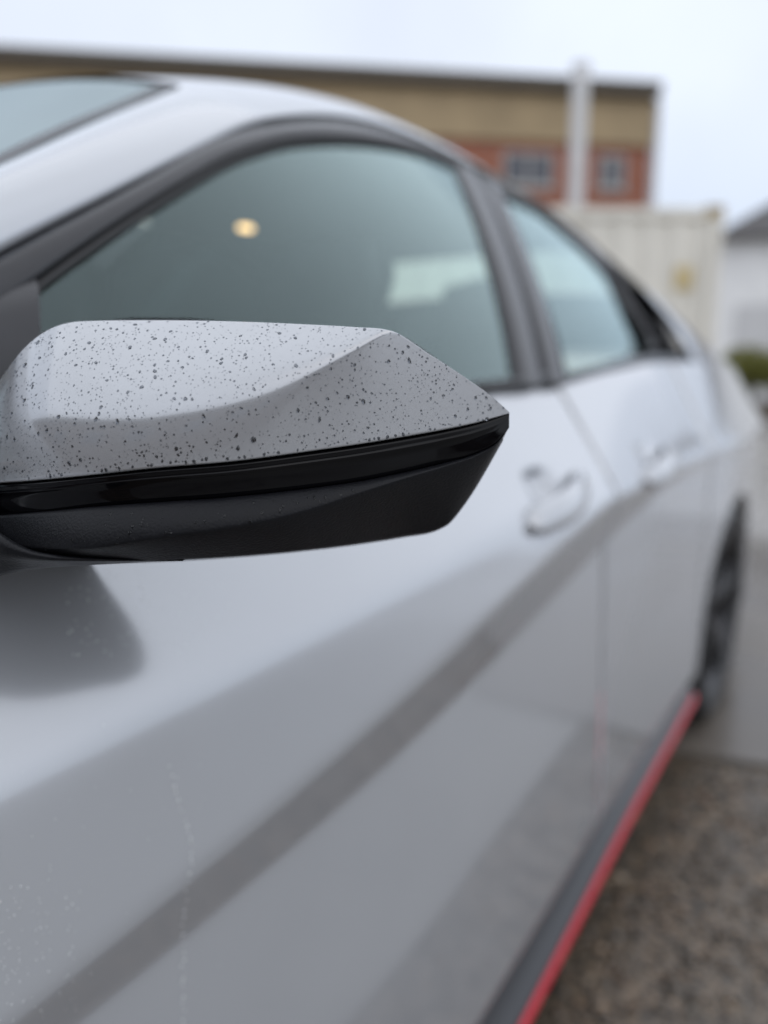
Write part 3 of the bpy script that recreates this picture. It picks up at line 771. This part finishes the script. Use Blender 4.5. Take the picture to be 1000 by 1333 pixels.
# lower shell
S = []
S.append(np.array([atd(rows[2][i][0], rows[2][i][1] - 1.0, dB[i] + .006) for i in range(NU)]))
S.append(np.array([atd(rows[2][i][0], rows[2][i][1] + .3, dB[i] + .0022 * tip[i]) for i in range(NU)]))
for v in np.linspace(0, 1, 16):
    S.append(np.array([atd(*(rows[2][i] * (1 - v) + (rows[3][i]) * v + np.array([0, .8 * (1 - v)])), dB[i] + .0010 * tip[i] - (fM[i] + .001 * tip[i]) * math.sin(v * math.pi / 2) ** .8) for i in range(NU)]))
for v in np.linspace(.04, 1, 26):
    S.append(np.array([atd(*(rows[3][i] * (1 - v) + rows[4][i] * v), (dB[i] - fM[i]) + (dN[i] - dB[i] + fM[i]) * v ** 1.25) for i in range(NU)]))
nback = np.array([back(*rows[4][i]) for i in range(NU)])
S.append(np.array([nback[i] * .5 + S[-1][i] * .5 + np.array([0, 0, -.001]) for i in range(NU)])); S.append(nback)
lower_o = mpart('lower_shell', grid_mesh('lower_shell', np.stack(S, 1), True), GRAIN, label='grained black lower shell of the mirror')
# rear rim and mirror glass
cen = (crown_back.mean(0) + nback.mean(0)) / 2
rim_up = crown_back.copy(); k = np.array([math.exp(-((rows[0][i][0] - 210) / 75) ** 4) for i in range(NU)])
rim_up[:, 2] += .0014 * k - .0006 * (1 - k)
R_ = [crown_back + np.array([0, 0, -.004]) * tip[:, None], rim_up, rim_up + np.array([.0015, .004, -.001]) * tip[:, None], rim_up * .94 + cen * .06 + np.array([0, .001, 0])]
mpart('mirror_rim', grid_mesh('mirror_rim', np.stack(R_, 1), False), GRAIN)
Rl = [nback, nback + np.array([0, .004, 0]) * tip[:, None], nback * .94 + cen * .06 + np.array([0, .001, 0])]
mpart('mirror_rim', grid_mesh('mirror_rim', np.stack(Rl, 1), True), GRAIN)
gu, gd = rim_up * .95 + cen * .05, nback * .95 + cen * .05
mpart('mirror_glass', grid_mesh('mirror_glass', np.stack([gu * (1 - v) + gd * v for v in np.linspace(0, 1, 6)], 1), False), MIRRORGLASS)
# inner end wall closing the housing
inner_end = [crown_back[0], *[c[0] for c in cap_rows[::8]], *[l[0] for l in L_], *[s_[0] for s_ in S], nback[0]]
ctr = np.mean(inner_end, 0) + np.array([-.01, .01, 0])
mpart('inner_wall', mesh('inner_wall', [ctr] + inner_end, [[0, i, i + 1] for i in range(1, len(inner_end))]), GRAIN, False)
# arm to the door: its seam runs along the foot of the shell
seam = curve([(-62, 655), (-30, 676), (0, 693), (22, 707), (45, 717), (80, 722.5), (140, 726.5), (200, 729), (238, 730)], 40)
foot = curve([(-62, 775), (-30, 760), (0, 750), (30, 743), (60, 739.5), (100, 736.5), (150, 734), (200, 731.5), (238, 730.4)], 40)
P = []
for i in range(40):
    k = i / 39; dm = np.interp(seam[i][0], [-62, 0, 60, 150, 238], [.385, .366, .362, .366, .372])
    row = [atd(seam[i][0], seam[i][1] + .5, dm + .012), atd(*seam[i], dm + .003)]
    for v in np.linspace(.1, 1, 10):
        q = seam[i] * (1 - v) + foot[i] * v; row.append(atd(*q, dm - .004 * math.sin(min(1, v * 1.6) * math.pi) * (1 - k) + .03 * max(0, v - .5) ** 1.2))
    e_ = row[-1]; row.append(e_ + np.array([-.02, .05, .002]) * (1.0 - .6 * k)); row.append(e_ + np.array([-.02, .06, .014]) * (1 - .6 * k))
    P.append(row)
P2 = []
door_pt = np.array([-.452, .235, .955])
for t_ in np.linspace(0, 1, 10)[::-1]:      # carry the arm on to the door shoulder
    if t_ == 0: break
    row = [np.array(p) * (1 - t_) + (door_pt + (np.array(p) - np.mean(P[0], 0)) * .9) * t_ for p in P[0]]
    P2.append(row)
mpart('mirror_arm', grid_mesh('mirror_arm', P2 + P, True), GRAIN)
# far-side mirror, built as a mirrored copy
far_mirror = empty('side_mirror', (2 * CX + .33, .33, .95)); far_mirror.parent = car; far_mirror.matrix_parent_inverse = parent_world(car).inverted()
for o in [c for c in side_mirror.children]: 
    c = mirror_copy(o, far_mirror)

# ================================================================== raindrops
def surf_sampler(Gd):
    Gd = np.asarray(Gd); nu, nv = Gd.shape[:2]
    def at(u, v):
        x, y = u * (nu - 1), v * (nv - 1); i, j = min(int(x), nu - 2), min(int(y), nv - 2); a, b_ = x - i, y - j
        p00, p10, p01, p11 = Gd[i, j], Gd[i + 1, j], Gd[i, j + 1], Gd[i + 1, j + 1]
        p = p00 * (1-a)*(1-b_) + p10 * a*(1-b_) + p01 * (1-a)*b_ + p11 * a*b_
        t1 = (p10 - p00) * (1 - b_) + (p11 - p01) * b_; t2 = (p01 - p00) * (1 - a) + (p11 - p10) * a
        n = np.cross(t1, t2); n = n / (np.linalg.norm(n) + 1e-12)
        if n @ (C0 - p) < 0: n = -n
        return p, n
    return at
SEG, RNG = 14, 4
def add_drop(V, F, p, n, r, height=.42, stretch=1.0, lean=None, wob=.12, rnd=random):
    """a flattened cap of water: wobbly outline, round back"""
    n = np.asarray(n); down = np.array([0, 0, -1.0]) - n * (-n[2]); L = np.linalg.norm(down); down = down / L if L > .05 else np.array([1., 0, 0])
    if lean: 
        sx = np.cross(n, down); down = down * math.cos(lean) + sx * math.sin(lean)
    side = np.cross(n, down); o = len(V); ph = [rnd.uniform(0, 6.28) for _ in range(3)]
    for k in range(RNG):
        t = k / RNG; rr = math.cos(t * math.pi / 2) if k else 1.0; hh = math.sin(t * math.pi / 2)
        for s in range(SEG):
            a = 2 * math.pi * s / SEG
            f = 1 + wob * (math.sin(2 * a + ph[0]) + .6 * math.sin(3 * a + ph[1]))
            f *= 1 + .10 * math.cos(a)                       # fuller at the lower end
            q = p + r * rr * f * (down * math.cos(a) * stretch + side * math.sin(a)) + n * (r * height * hh - .00004 if k else -.00008)
            q = q + down * r * .12 * hh
            V.append(q)
    V.append(p + n * r * height + down * r * .12)
    for k in range(RNG - 1):
        for s in range(SEG):
            F.append([o + k * SEG + s, o + k * SEG + (s + 1) % SEG, o + (k + 1) * SEG + (s + 1) % SEG, o + (k + 1) * SEG + s])
    top = o + RNG * SEG
    for s in range(SEG): F.append([o + (RNG - 1) * SEG + s, o + (RNG - 1) * SEG + (s + 1) % SEG, top])
    F.append([o + s for s in range(SEG - 1, -1, -1)])
rnd = random.Random(11)
at = surf_sampler(CAPG)
V, F, placed = [], [], []
cellmap = {}
def free(p, r):
    key = tuple((p / .004).astype(int))
    for dx in (-1, 0, 1):
        for dy in (-1, 0, 1):
            for dz in (-1, 0, 1):
                for q, rq in cellmap.get((key[0]+dx, key[1]+dy, key[2]+dz), ()):
                    if np.linalg.norm(p - q) < (r + rq) * 1.25: return False
    cellmap.setdefault(key, []).append((p, r)); return True
cnt = 0; tries = 0
area_w = np.zeros((NU - 1, NV - 1))
for i in range(NU - 1):
    a_ = np.linalg.norm(np.cross(CAPG[i + 1, :-1] - CAPG[i, :-1], CAPG[i, 1:] - CAPG[i, :-1]), axis=1); area_w[i] = a_
cum = np.cumsum(area_w.ravel()); cum /= cum[-1]
while cnt < 3100 and tries < 40000:
    tries += 1
    c = int(np.searchsorted(cum, rnd.random())); i, j = divmod(c, NV - 1)
    u, v = (i + rnd.random()) / (NU - 1), (j + rnd.random()) / (NV - 1)
    if v > .985 or v < .01: continue
    p, n = at(u, v)
    dens = .8 + .55 * noise.noise(Vector(p) * 30)
    if rnd.random() > dens: continue
    r = .00028 * math.exp(rnd.gauss(0, .5)); r = min(r, .00095)
    if rnd.random() < .012: r = rnd.uniform(.0008, .0012)
    if not free(p, r): continue
    steep = 1 - abs(n[2])
    st = 1 + (rnd.uniform(0, .7) if r > .0007 else rnd.uniform(0, .3)) * steep
    add_drop(V, F, p, n, r, rnd.uniform(.45, .7), st, rnd.uniform(-.4, .4), .07 + .10 * (r > .0006), rnd); cnt += 1
# drops caught along the lower lip of the cap
for k in range(70):
    u = rnd.uniform(.12, .97); p, n = at(u, .985); r = rnd.uniform(.0003, .0009)
    if free(p, r): add_drop(V, F, p, n, r, .45, 1.3, 0, .15, rnd)
obj('raindrops', mesh('raindrops', V, F), WATER, smooth=True, kind='stuff', label='small raindrops beaded all over the grey mirror cap', category='raindrops')
# a few on the lower shell and lens
V, F = [], []
shell_at = surf_sampler(np.stack(S[2:40], 1))
for k in range(60):
    u, v = rnd.uniform(.05, .75), rnd.uniform(.05, .42); p, n = shell_at(u, v); r = rnd.uniform(.0003, .0008)
    if free(p, r): add_drop(V, F, p, n, r, .4, rnd.uniform(1, 1.8), rnd.uniform(-.3, .3), .15, rnd)
obj('raindrops', mesh('raindrops', V, F), WATER, smooth=True, kind='stuff', label='few raindrops on the black lower shell of the mirror', category='raindrops')
# on the door: runs and specks
V, F = [], []
def door_pt_at(px, py):
    d = ray(px, py); s = .3
    def fx(q):
        return side_x(q[1], q[2])
    lo, hi = .2, 2.0
    for _ in range(26):
        m_ = (lo + hi) / 2; q = C0 + d * m_
        if q[0] > fx(q): lo = m_
        else: hi = m_
    q = C0 + d * lo; e_ = .002
    x0 = fx(q); dxz = (fx(q + np.array([0, 0, e_])) - fx(q - np.array([0, 0, e_]))) / (2 * e_); dxy = (fx(q + np.array([0, e_, 0])) - fx(q - np.array([0, e_, 0]))) / (2 * e_)
    n = np.array([1, -dxy, -dxz]); n /= np.linalg.norm(n); return np.array([x0, q[1], q[2]]), n
spots = []
for k in range(46): spots.append((rnd.gauss(0, 1.6) + np.interp(k, [0, 14, 30, 45], [222, 250, 237, 240]), 1000 + k * 7.4 + rnd.uniform(-3, 3), rnd.uniform(.0004, .0013)))
for k in range(70): spots.append((rnd.uniform(85, 200), rnd.uniform(738, 860), rnd.uniform(.0003, .0007)))
for k in range(60): spots.append((rnd.uniform(180, 300), rnd.uniform(735, 850), rnd.uniform(.0002, .0005)))
for k in range(90): spots.append((rnd.choice([8, 26, 56, 92]) + rnd.gauss(0, 7), rnd.uniform(1150, 1330), rnd.uniform(.0003, .0007)))
for k in range(60): spots.append((rnd.uniform(0, 300), rnd.uniform(900, 1330), rnd.uniform(.0002, .0004)))
for (a, b_, r) in spots:
    p, n = door_pt_at(a, b_); add_drop(V, F, p, n, r, .5, rnd.uniform(1, 1.5), 0, .1, rnd)
obj('raindrops', mesh('raindrops', V, F), BEAD, smooth=True, kind='stuff', label='raindrops running down the grey front door below the mirror', category='raindrops')

# ================================================================== the yard behind
from mathutils import Matrix
def frame_at(px, depth, ang=0.0):
    """matrix at ground level: x along the camera's right turned by ang, y away from it"""
    p = atd(px, 475, depth); return Matrix.Translation((p[0], p[1], 0)) @ Matrix.Rotation(YAW + ang, 4, 'Z')
def placed_part(name, bm, mt, parent, M, smooth=False):
    bmesh.ops.transform(bm, matrix=M, verts=bm.verts); return obj(name, bm, mt, parent, smooth)
# ---- shipping container
CREAM = mat('cream_paint', (.78, .75, .67), rough=.45, noise_scale=1.5, noise_amt=.08, bump=.1, bump_scale=20)
OCHRE = mat('rusty_ochre', (.42, .33, .18), rough=.7, noise_scale=6, noise_amt=.3)
def wall_frame(pr, pl, z):       # a facade whose top edge runs between two measured points at height z
    a, b_ = atz(*pr, z), atz(*pl, z); return Matrix.Translation((a[0], a[1], 0)) @ Matrix.Rotation(math.atan2(a[1] - b_[1], a[0] - b_[0]), 4, 'Z'), a, b_
M, _, _ = wall_frame((944, 268), (745, 266), 2.60)
cont = empty('shipping_container', tuple(M.to_translation()), label='cream corrugated shipping container behind the car', category='container')
W_, H_, D_ = 6.06, 2.60, 2.44
bm = bmesh.new(); x = -W_ + .12; ptsx = []
while x < -.12:
    ptsx += [(x, .05), (x + .07, .05), (x + .14, .015), (x + .21, .015)]; x += .28
ptsx = [(min(a, -.12), b_) for a, b_ in ptsx]
lo = [bm.verts.new((a, b_, .16)) for a, b_ in ptsx]; hi = [bm.verts.new((a, b_, H_ - .12)) for a, b_ in ptsx]
for i in range(len(lo) - 1): 
    if ptsx[i + 1][0] > ptsx[i][0] + 1e-5 or ptsx[i + 1][1] != ptsx[i][1]: bm.faces.new([lo[i], lo[i + 1], hi[i + 1], hi[i]])
placed_part('side_wall', bm, CREAM, cont, M)
for nm, lo_, hi_ in (('top_rail', (-W_ + .1, 0, H_ - .12), (-.1, .08, H_ - .02)), ('bottom_rail', (-W_ + .1, 0, .02), (-.1, .08, .16)),
                     ('corner_post', (-.12, -.006, .1), (0, .14, H_ - .1)), ('corner_post', (-W_, -.006, .1), (-W_ + .12, .14, H_ - .1)),
                     ('end_wall', (-.06, .14, .02), (-.02, D_, H_ - .04)), ('end_wall', (-W_ + .02, .14, .02), (-W_ + .06, D_, H_ - .04)),
                     ('rear_wall', (-W_ + .06, D_ - .05, .02), (-.06, D_, H_ - .04)), ('roof', (-W_ + .06, .081, H_ - .06), (-.06, D_ - .05, H_ - .03))):
    bm = bmesh.new(); box(bm, lo_, hi_, bev=.006); placed_part(nm, bm, CREAM, cont, M)
for xx in (-.18, -W_):
    for zz in (0, H_ - .118):
        bm = bmesh.new(); box(bm, (xx - .001, -.012, zz), (xx + .181, .165, zz + .12), bev=.008); placed_part('corner_casting', bm, OCHRE if zz > 1 else CREAM, cont, M)
bm = bmesh.new(); box(bm, (-.46, .004, 1.79), (-.27, .016, 2.02), bev=.004); placed_part('placard', bm, mat('faded_yellow', (.62, .50, .26), rough=.6, noise_scale=9, noise_amt=.15), cont, M)
# ---- brick building
def brick_mat():
    m = bpy.data.materials.new('brick'); m.use_nodes = True; t = m.node_tree; b = t.nodes['Principled BSDF']
    tcn = t.nodes.new('ShaderNodeTexCoord'); mp_ = t.nodes.new('ShaderNodeMapping'); mp_.inputs['Rotation'].default_value = (0, 0, -YAW)
    sx_ = t.nodes.new('ShaderNodeSeparateXYZ'); cx_ = t.nodes.new('ShaderNodeCombineXYZ')
    t.links.new(tcn.outputs['Object'], mp_.inputs[0]); t.links.new(mp_.outputs[0], sx_.inputs[0]); t.links.new(sx_.outputs[0], cx_.inputs[0]); t.links.new(sx_.outputs[2], cx_.inputs[1])
    br = t.nodes.new('ShaderNodeTexBrick'); br.inputs['Color1'].default_value = (.34, .105, .05, 1); br.inputs['Color2'].default_value = (.26, .075, .04, 1); br.inputs['Mortar'].default_value = (.30, .25, .21, 1)
    br.inputs['Scale'].default_value = 2.17; br.inputs['Mortar Size'].default_value = .018
    t.links.new(cx_.outputs[0], br.inputs['Vector']); t.links.new(br.outputs[0], b.inputs['Base Color']); b.inputs['Roughness'].default_value = .85
    return m
BRICK = brick_mat(); TAN = mat('tan_cladding', (.36, .27, .155), rough=.7, noise_scale=.8, noise_amt=.12)
FASCIA = mat('dark_fascia', (.085, .07, .05), rough=.6, noise_scale=1, noise_amt=.1); WINM = mat('window_glass_dark', (.02, .025, .04), rough=.05, spec=.8)
WFR = mat('pale_frame', (.45, .44, .42), rough=.5); WHITE = mat('white_paint', (.84, .84, .83), rough=.45, noise_scale=2, noise_amt=.05)
ztop = 9.4
M, pr_, pl_ = wall_frame((853, 113), (0, 66), ztop)
fn = np.array([M[0][1], M[1][1], 0.0]); fc = fn @ pr_
zon = lambda px, py: float(onplane(px, py, fn, fc)[2])
bld = empty('brick_building', (pr_[0], pr_[1], 0), label='long brick and tan building with a flat dark roof edge behind the car', category='building')
LEN, DEP = 44, 12
z_f, z_t, w0, w1 = zon(800, 127), zon(800, 190), zon(800, 246), zon(800, 203)
for nm, lo_, hi_, mt in (('wall', (-LEN, 0, 0), (0, DEP, z_t), BRICK), ('cladding', (-LEN, -.12, z_t), (-.02, DEP - .1, z_f), TAN),
                         ('roof', (-LEN - .4, -.45, z_f), (.02, DEP, ztop), FASCIA), ('downpipe', (.02, -.12, 0), (.16, .02, z_f - .02), WFR)):
    bm = bmesh.new(); box(bm, lo_, hi_, bev=.01); placed_part(nm, bm, mt, bld, M)
def xon(px, py): q = onplane(px, py, fn, fc); return float((M.inverted() @ Vector(q))[0])
xa, xb_ = xon(778, 225), xon(813, 225); xc, xd = xon(655, 225), xon(720, 225)
spans = [(xa, xb_), (xc, xd)] + [(xc - k * 3.1, xd - k * 3.1) for k in range(1, 11)]
hw = w1 - w0
for x0, x1 in spans:
    for z0_ in (w0, w0 - 3.3):
        fr = bmesh.new(); xm = (x0 + x1) / 2
        for lo_, hi_ in (((x0, -.05, z0_), (x1, -.002, z0_ + .07)), ((x0, -.05, z0_ + hw - .07), (x1, -.002, z0_ + hw)),
                         ((x0, -.05, z0_ + .07), (x0 + .07, -.002, z0_ + hw - .07)), ((x1 - .07, -.05, z0_ + .07), (x1, -.002, z0_ + hw - .07)), ((xm - .03, -.05, z0_ + .07), (xm + .03, -.002, z0_ + hw - .07))):
            box(fr, lo_, hi_)
        f_ = placed_part('window', fr, WFR, bld, M)
        for a, b_ in ((x0 + .07, xm - .03), (xm + .03, x1 - .07)):
            bm = bmesh.new(); box(bm, (a, -.02, z0_ + .07), (b_, -.004, z0_ + hw - .07)); placed_part('pane', bm, WINM, f_, M)
        sl = bmesh.new(); box(sl, (x0 - .06, -.11, z0_ - .08), (x1 + .06, -.002, z0_ - .003), bev=.01); placed_part('sill', sl, WFR, f_, M)
# ---- white post in front of the building
p = atd(757, 84, 12.0); H_p = float(p[2])
bm = bmesh.new()
for r0, z0_, z1_ in ((.125, .02, H_p - .06), (.14, H_p - .06, H_p), (.18, 0, .02)):
    bmesh.ops.create_cone(bm, cap_ends=True, segments=28, radius1=r0, radius2=r0, depth=z1_ - z0_, matrix=Matrix.Translation((p[0], p[1], (z0_ + z1_) / 2)))
po = obj('post', bm, mat('pale_galvanised', (.62, .62, .62), rough=.5, noise_scale=4, noise_amt=.08), label='tall white round post between the container and the brick building', category='post')
# ---- white shed with a dark roof at the right
M, _, _ = wall_frame((1010, 309), (938, 313), 4.25); M = M @ Matrix.Translation((-(Vector(atz(1010, 309, 4.25)) - Vector(atz(938, 313, 4.25))).length, 0, 0))
shed = empty('white_shed', tuple(M.to_translation()), label='white-walled shed with dark pitched roof at the right edge', category='shed')
bm = bmesh.new(); box(bm, (0, 0, 0), (9, 7, 4.25)); placed_part('wall', bm, WHITE, shed, M)
bm = bmesh.new()
V8 = [(-.3, -.5, 4.255), (9.3, -.5, 4.255), (9.3, 7.4, 4.255), (-.3, 7.4, 4.255), (2.6, 3.4, 6.4), (6.6, 3.4, 6.4)]
vs = [bm.verts.new(v) for v in V8]
for f_ in ((0, 3, 2, 1), (0, 1, 5, 4), (1, 2, 5), (2, 3, 4, 5), (3, 0, 4)): bm.faces.new([vs[i] for i in f_])
placed_part('roof', bm, mat('dark_roof', (.06, .055, .055), rough=.6, noise_scale=3, noise_amt=.2), shed, M)
bm = bmesh.new(); box(bm, (.5, -.06, .1), (3.3, -.01, 2.6), bev=.01); placed_part('roller_door', bm, mat('pale_grey_door', (.6, .6, .6), rough=.5), shed, M)
# ---- hedge: leafy shrub in a timber-edged bed
LEAF = bpy.data.materials.new('leaf'); LEAF.use_nodes = True; t = LEAF.node_tree; b = t.nodes['Principled BSDF']
ge = t.nodes.new('ShaderNodeNewGeometry'); cr = t.nodes.new('ShaderNodeValToRGB'); cr.color_ramp.elements[0].color = (.10, .115, .018, 1); cr.color_ramp.elements[1].color = (.25, .24, .04, 1)
t.links.new(ge.outputs['Random Per Island'], cr.inputs[0]); t.links.new(cr.outputs[0], b.inputs['Base Color']); b.inputs['Roughness'].default_value = .5
BARK = mat('bark', (.09, .065, .045), rough=.9, noise_scale=14, noise_amt=.3)
def shrub(px, depth, width, zlo, zhi, label, seed):
    rn = random.Random(seed); M = frame_at(px, depth); o = M.to_translation()
    s = empty('shrub', (o.x, o.y, 0), label=label, category='shrub', group='shrubs in front of the white shed')
    V, F = [], []
    for k in range(2600):
        a = rn.uniform(0, 6.283); rr = rn.random() ** .4; z = rn.uniform(-1, 1); q = math.sqrt(max(0, 1 - z * z)) * rr
        lump = 1 + .22 * noise.noise(Vector((math.cos(a) * 2, math.sin(a) * 2, z * 2 + seed)))
        c = Vector((o.x + width / 2 * q * math.cos(a) * lump, o.y + width / 2 * q * math.sin(a) * lump, (zlo + zhi) / 2 + (zhi - zlo) / 2 * z * rr * lump))
        d1 = Vector((rn.gauss(0, 1), rn.gauss(0, 1), rn.gauss(0, 1))).normalized() * rn.uniform(.03, .06); d2 = d1.cross(Vector((rn.gauss(0, 1), rn.gauss(0, 1), rn.gauss(0, 1)))).normalized() * rn.uniform(.015, .03)
        n = len(V); V += [c - d1, c + d2, c + d1, c - d2]; F.append([n, n + 1, n + 2, n + 3])
    obj('foliage', mesh('foliage', V, F), LEAF, s)
    bm = bmesh.new()
    for k in range(7):
        a = k * .9; top = Vector((o.x + width * .3 * math.cos(a), o.y + width * .3 * math.sin(a), zhi * .8)); bot = Vector((o.x + .06 * math.cos(a), o.y + .06 * math.sin(a), 0)); d = top - bot
        bmesh.ops.create_cone(bm, cap_ends=True, segments=7, radius1=.028, radius2=.010, depth=d.length, matrix=Matrix.Translation((top + bot) / 2) @ d.to_track_quat('Z', 'Y').to_matrix().to_4x4())
    obj('stem', bm, BARK, s)
shrub(972, 15.5, 1.1, .55, 1.42, 'yellow-green shrub nearest the container, before the white shed', 1)
shrub(1025, 15.0, 1.3, .5, 1.36, 'yellow-green shrub at the far right edge before the white shed', 2)
M = frame_at(940, 15.0)
bed = empty('planter_bed', tuple(M.to_translation()), label='low brown timber planter bed under the shrubs', category='planter')
TIMB = mat('wet_timber', (.10, .075, .05), rough=.6, noise_scale=5, noise_amt=.3)
for zz in (0, .155): 
    bm = bmesh.new(); box(bm, (0, -.75, zz + .004), (4.5, -.69, zz + .15), bev=.006); placed_part('plank', bm, TIMB, bed, M)
    bm = bmesh.new(); box(bm, (0, .9, zz + .004), (4.5, .96, zz + .15), bev=.006); placed_part('plank', bm, TIMB, bed, M)
bm = bmesh.new(); box(bm, (.01, -.689, .01), (4.49, .899, .26)); placed_part('soil', bm, mat('soil', (.05, .035, .022), rough=.95, noise_scale=20, noise_amt=.4), bed, M)

# ---- unseen hall added behind the viewer to darken the mirror cap and its reflection
UMBER = mat('umber_brick', (.16, .12, .095), rough=.85, noise_scale=.6, noise_amt=.25)
hall = empty('added_hall', (0, -8.5, 0), label='dark brick hall added out of view to darken the mirror cap', category='building')
for nm, lo_, hi_, mt in (('wall', (-34, -17, 0), (26, -8.5, 5.4), UMBER), ('roof', (-34.4, -17.4, 5.4), (26.4, -8.1, 5.75), FASCIA)):
    bm = bmesh.new(); box(bm, lo_, hi_, bev=.01); obj(nm, bm, mt, hall)
for k in range(18):
    x0 = -32.6 + k * 3.2
    bm = bmesh.new(); box(bm, (x0, -8.499, 2.6), (x0 + 1.6, -8.44, 4.1), bev=.01); f_ = obj('window', bm, WFR, hall)
    bm = bmesh.new(); box(bm, (x0 + .08, -8.45, 2.68), (x0 + 1.52, -8.43, 4.02)); obj('pane', bm, WINM, f_)
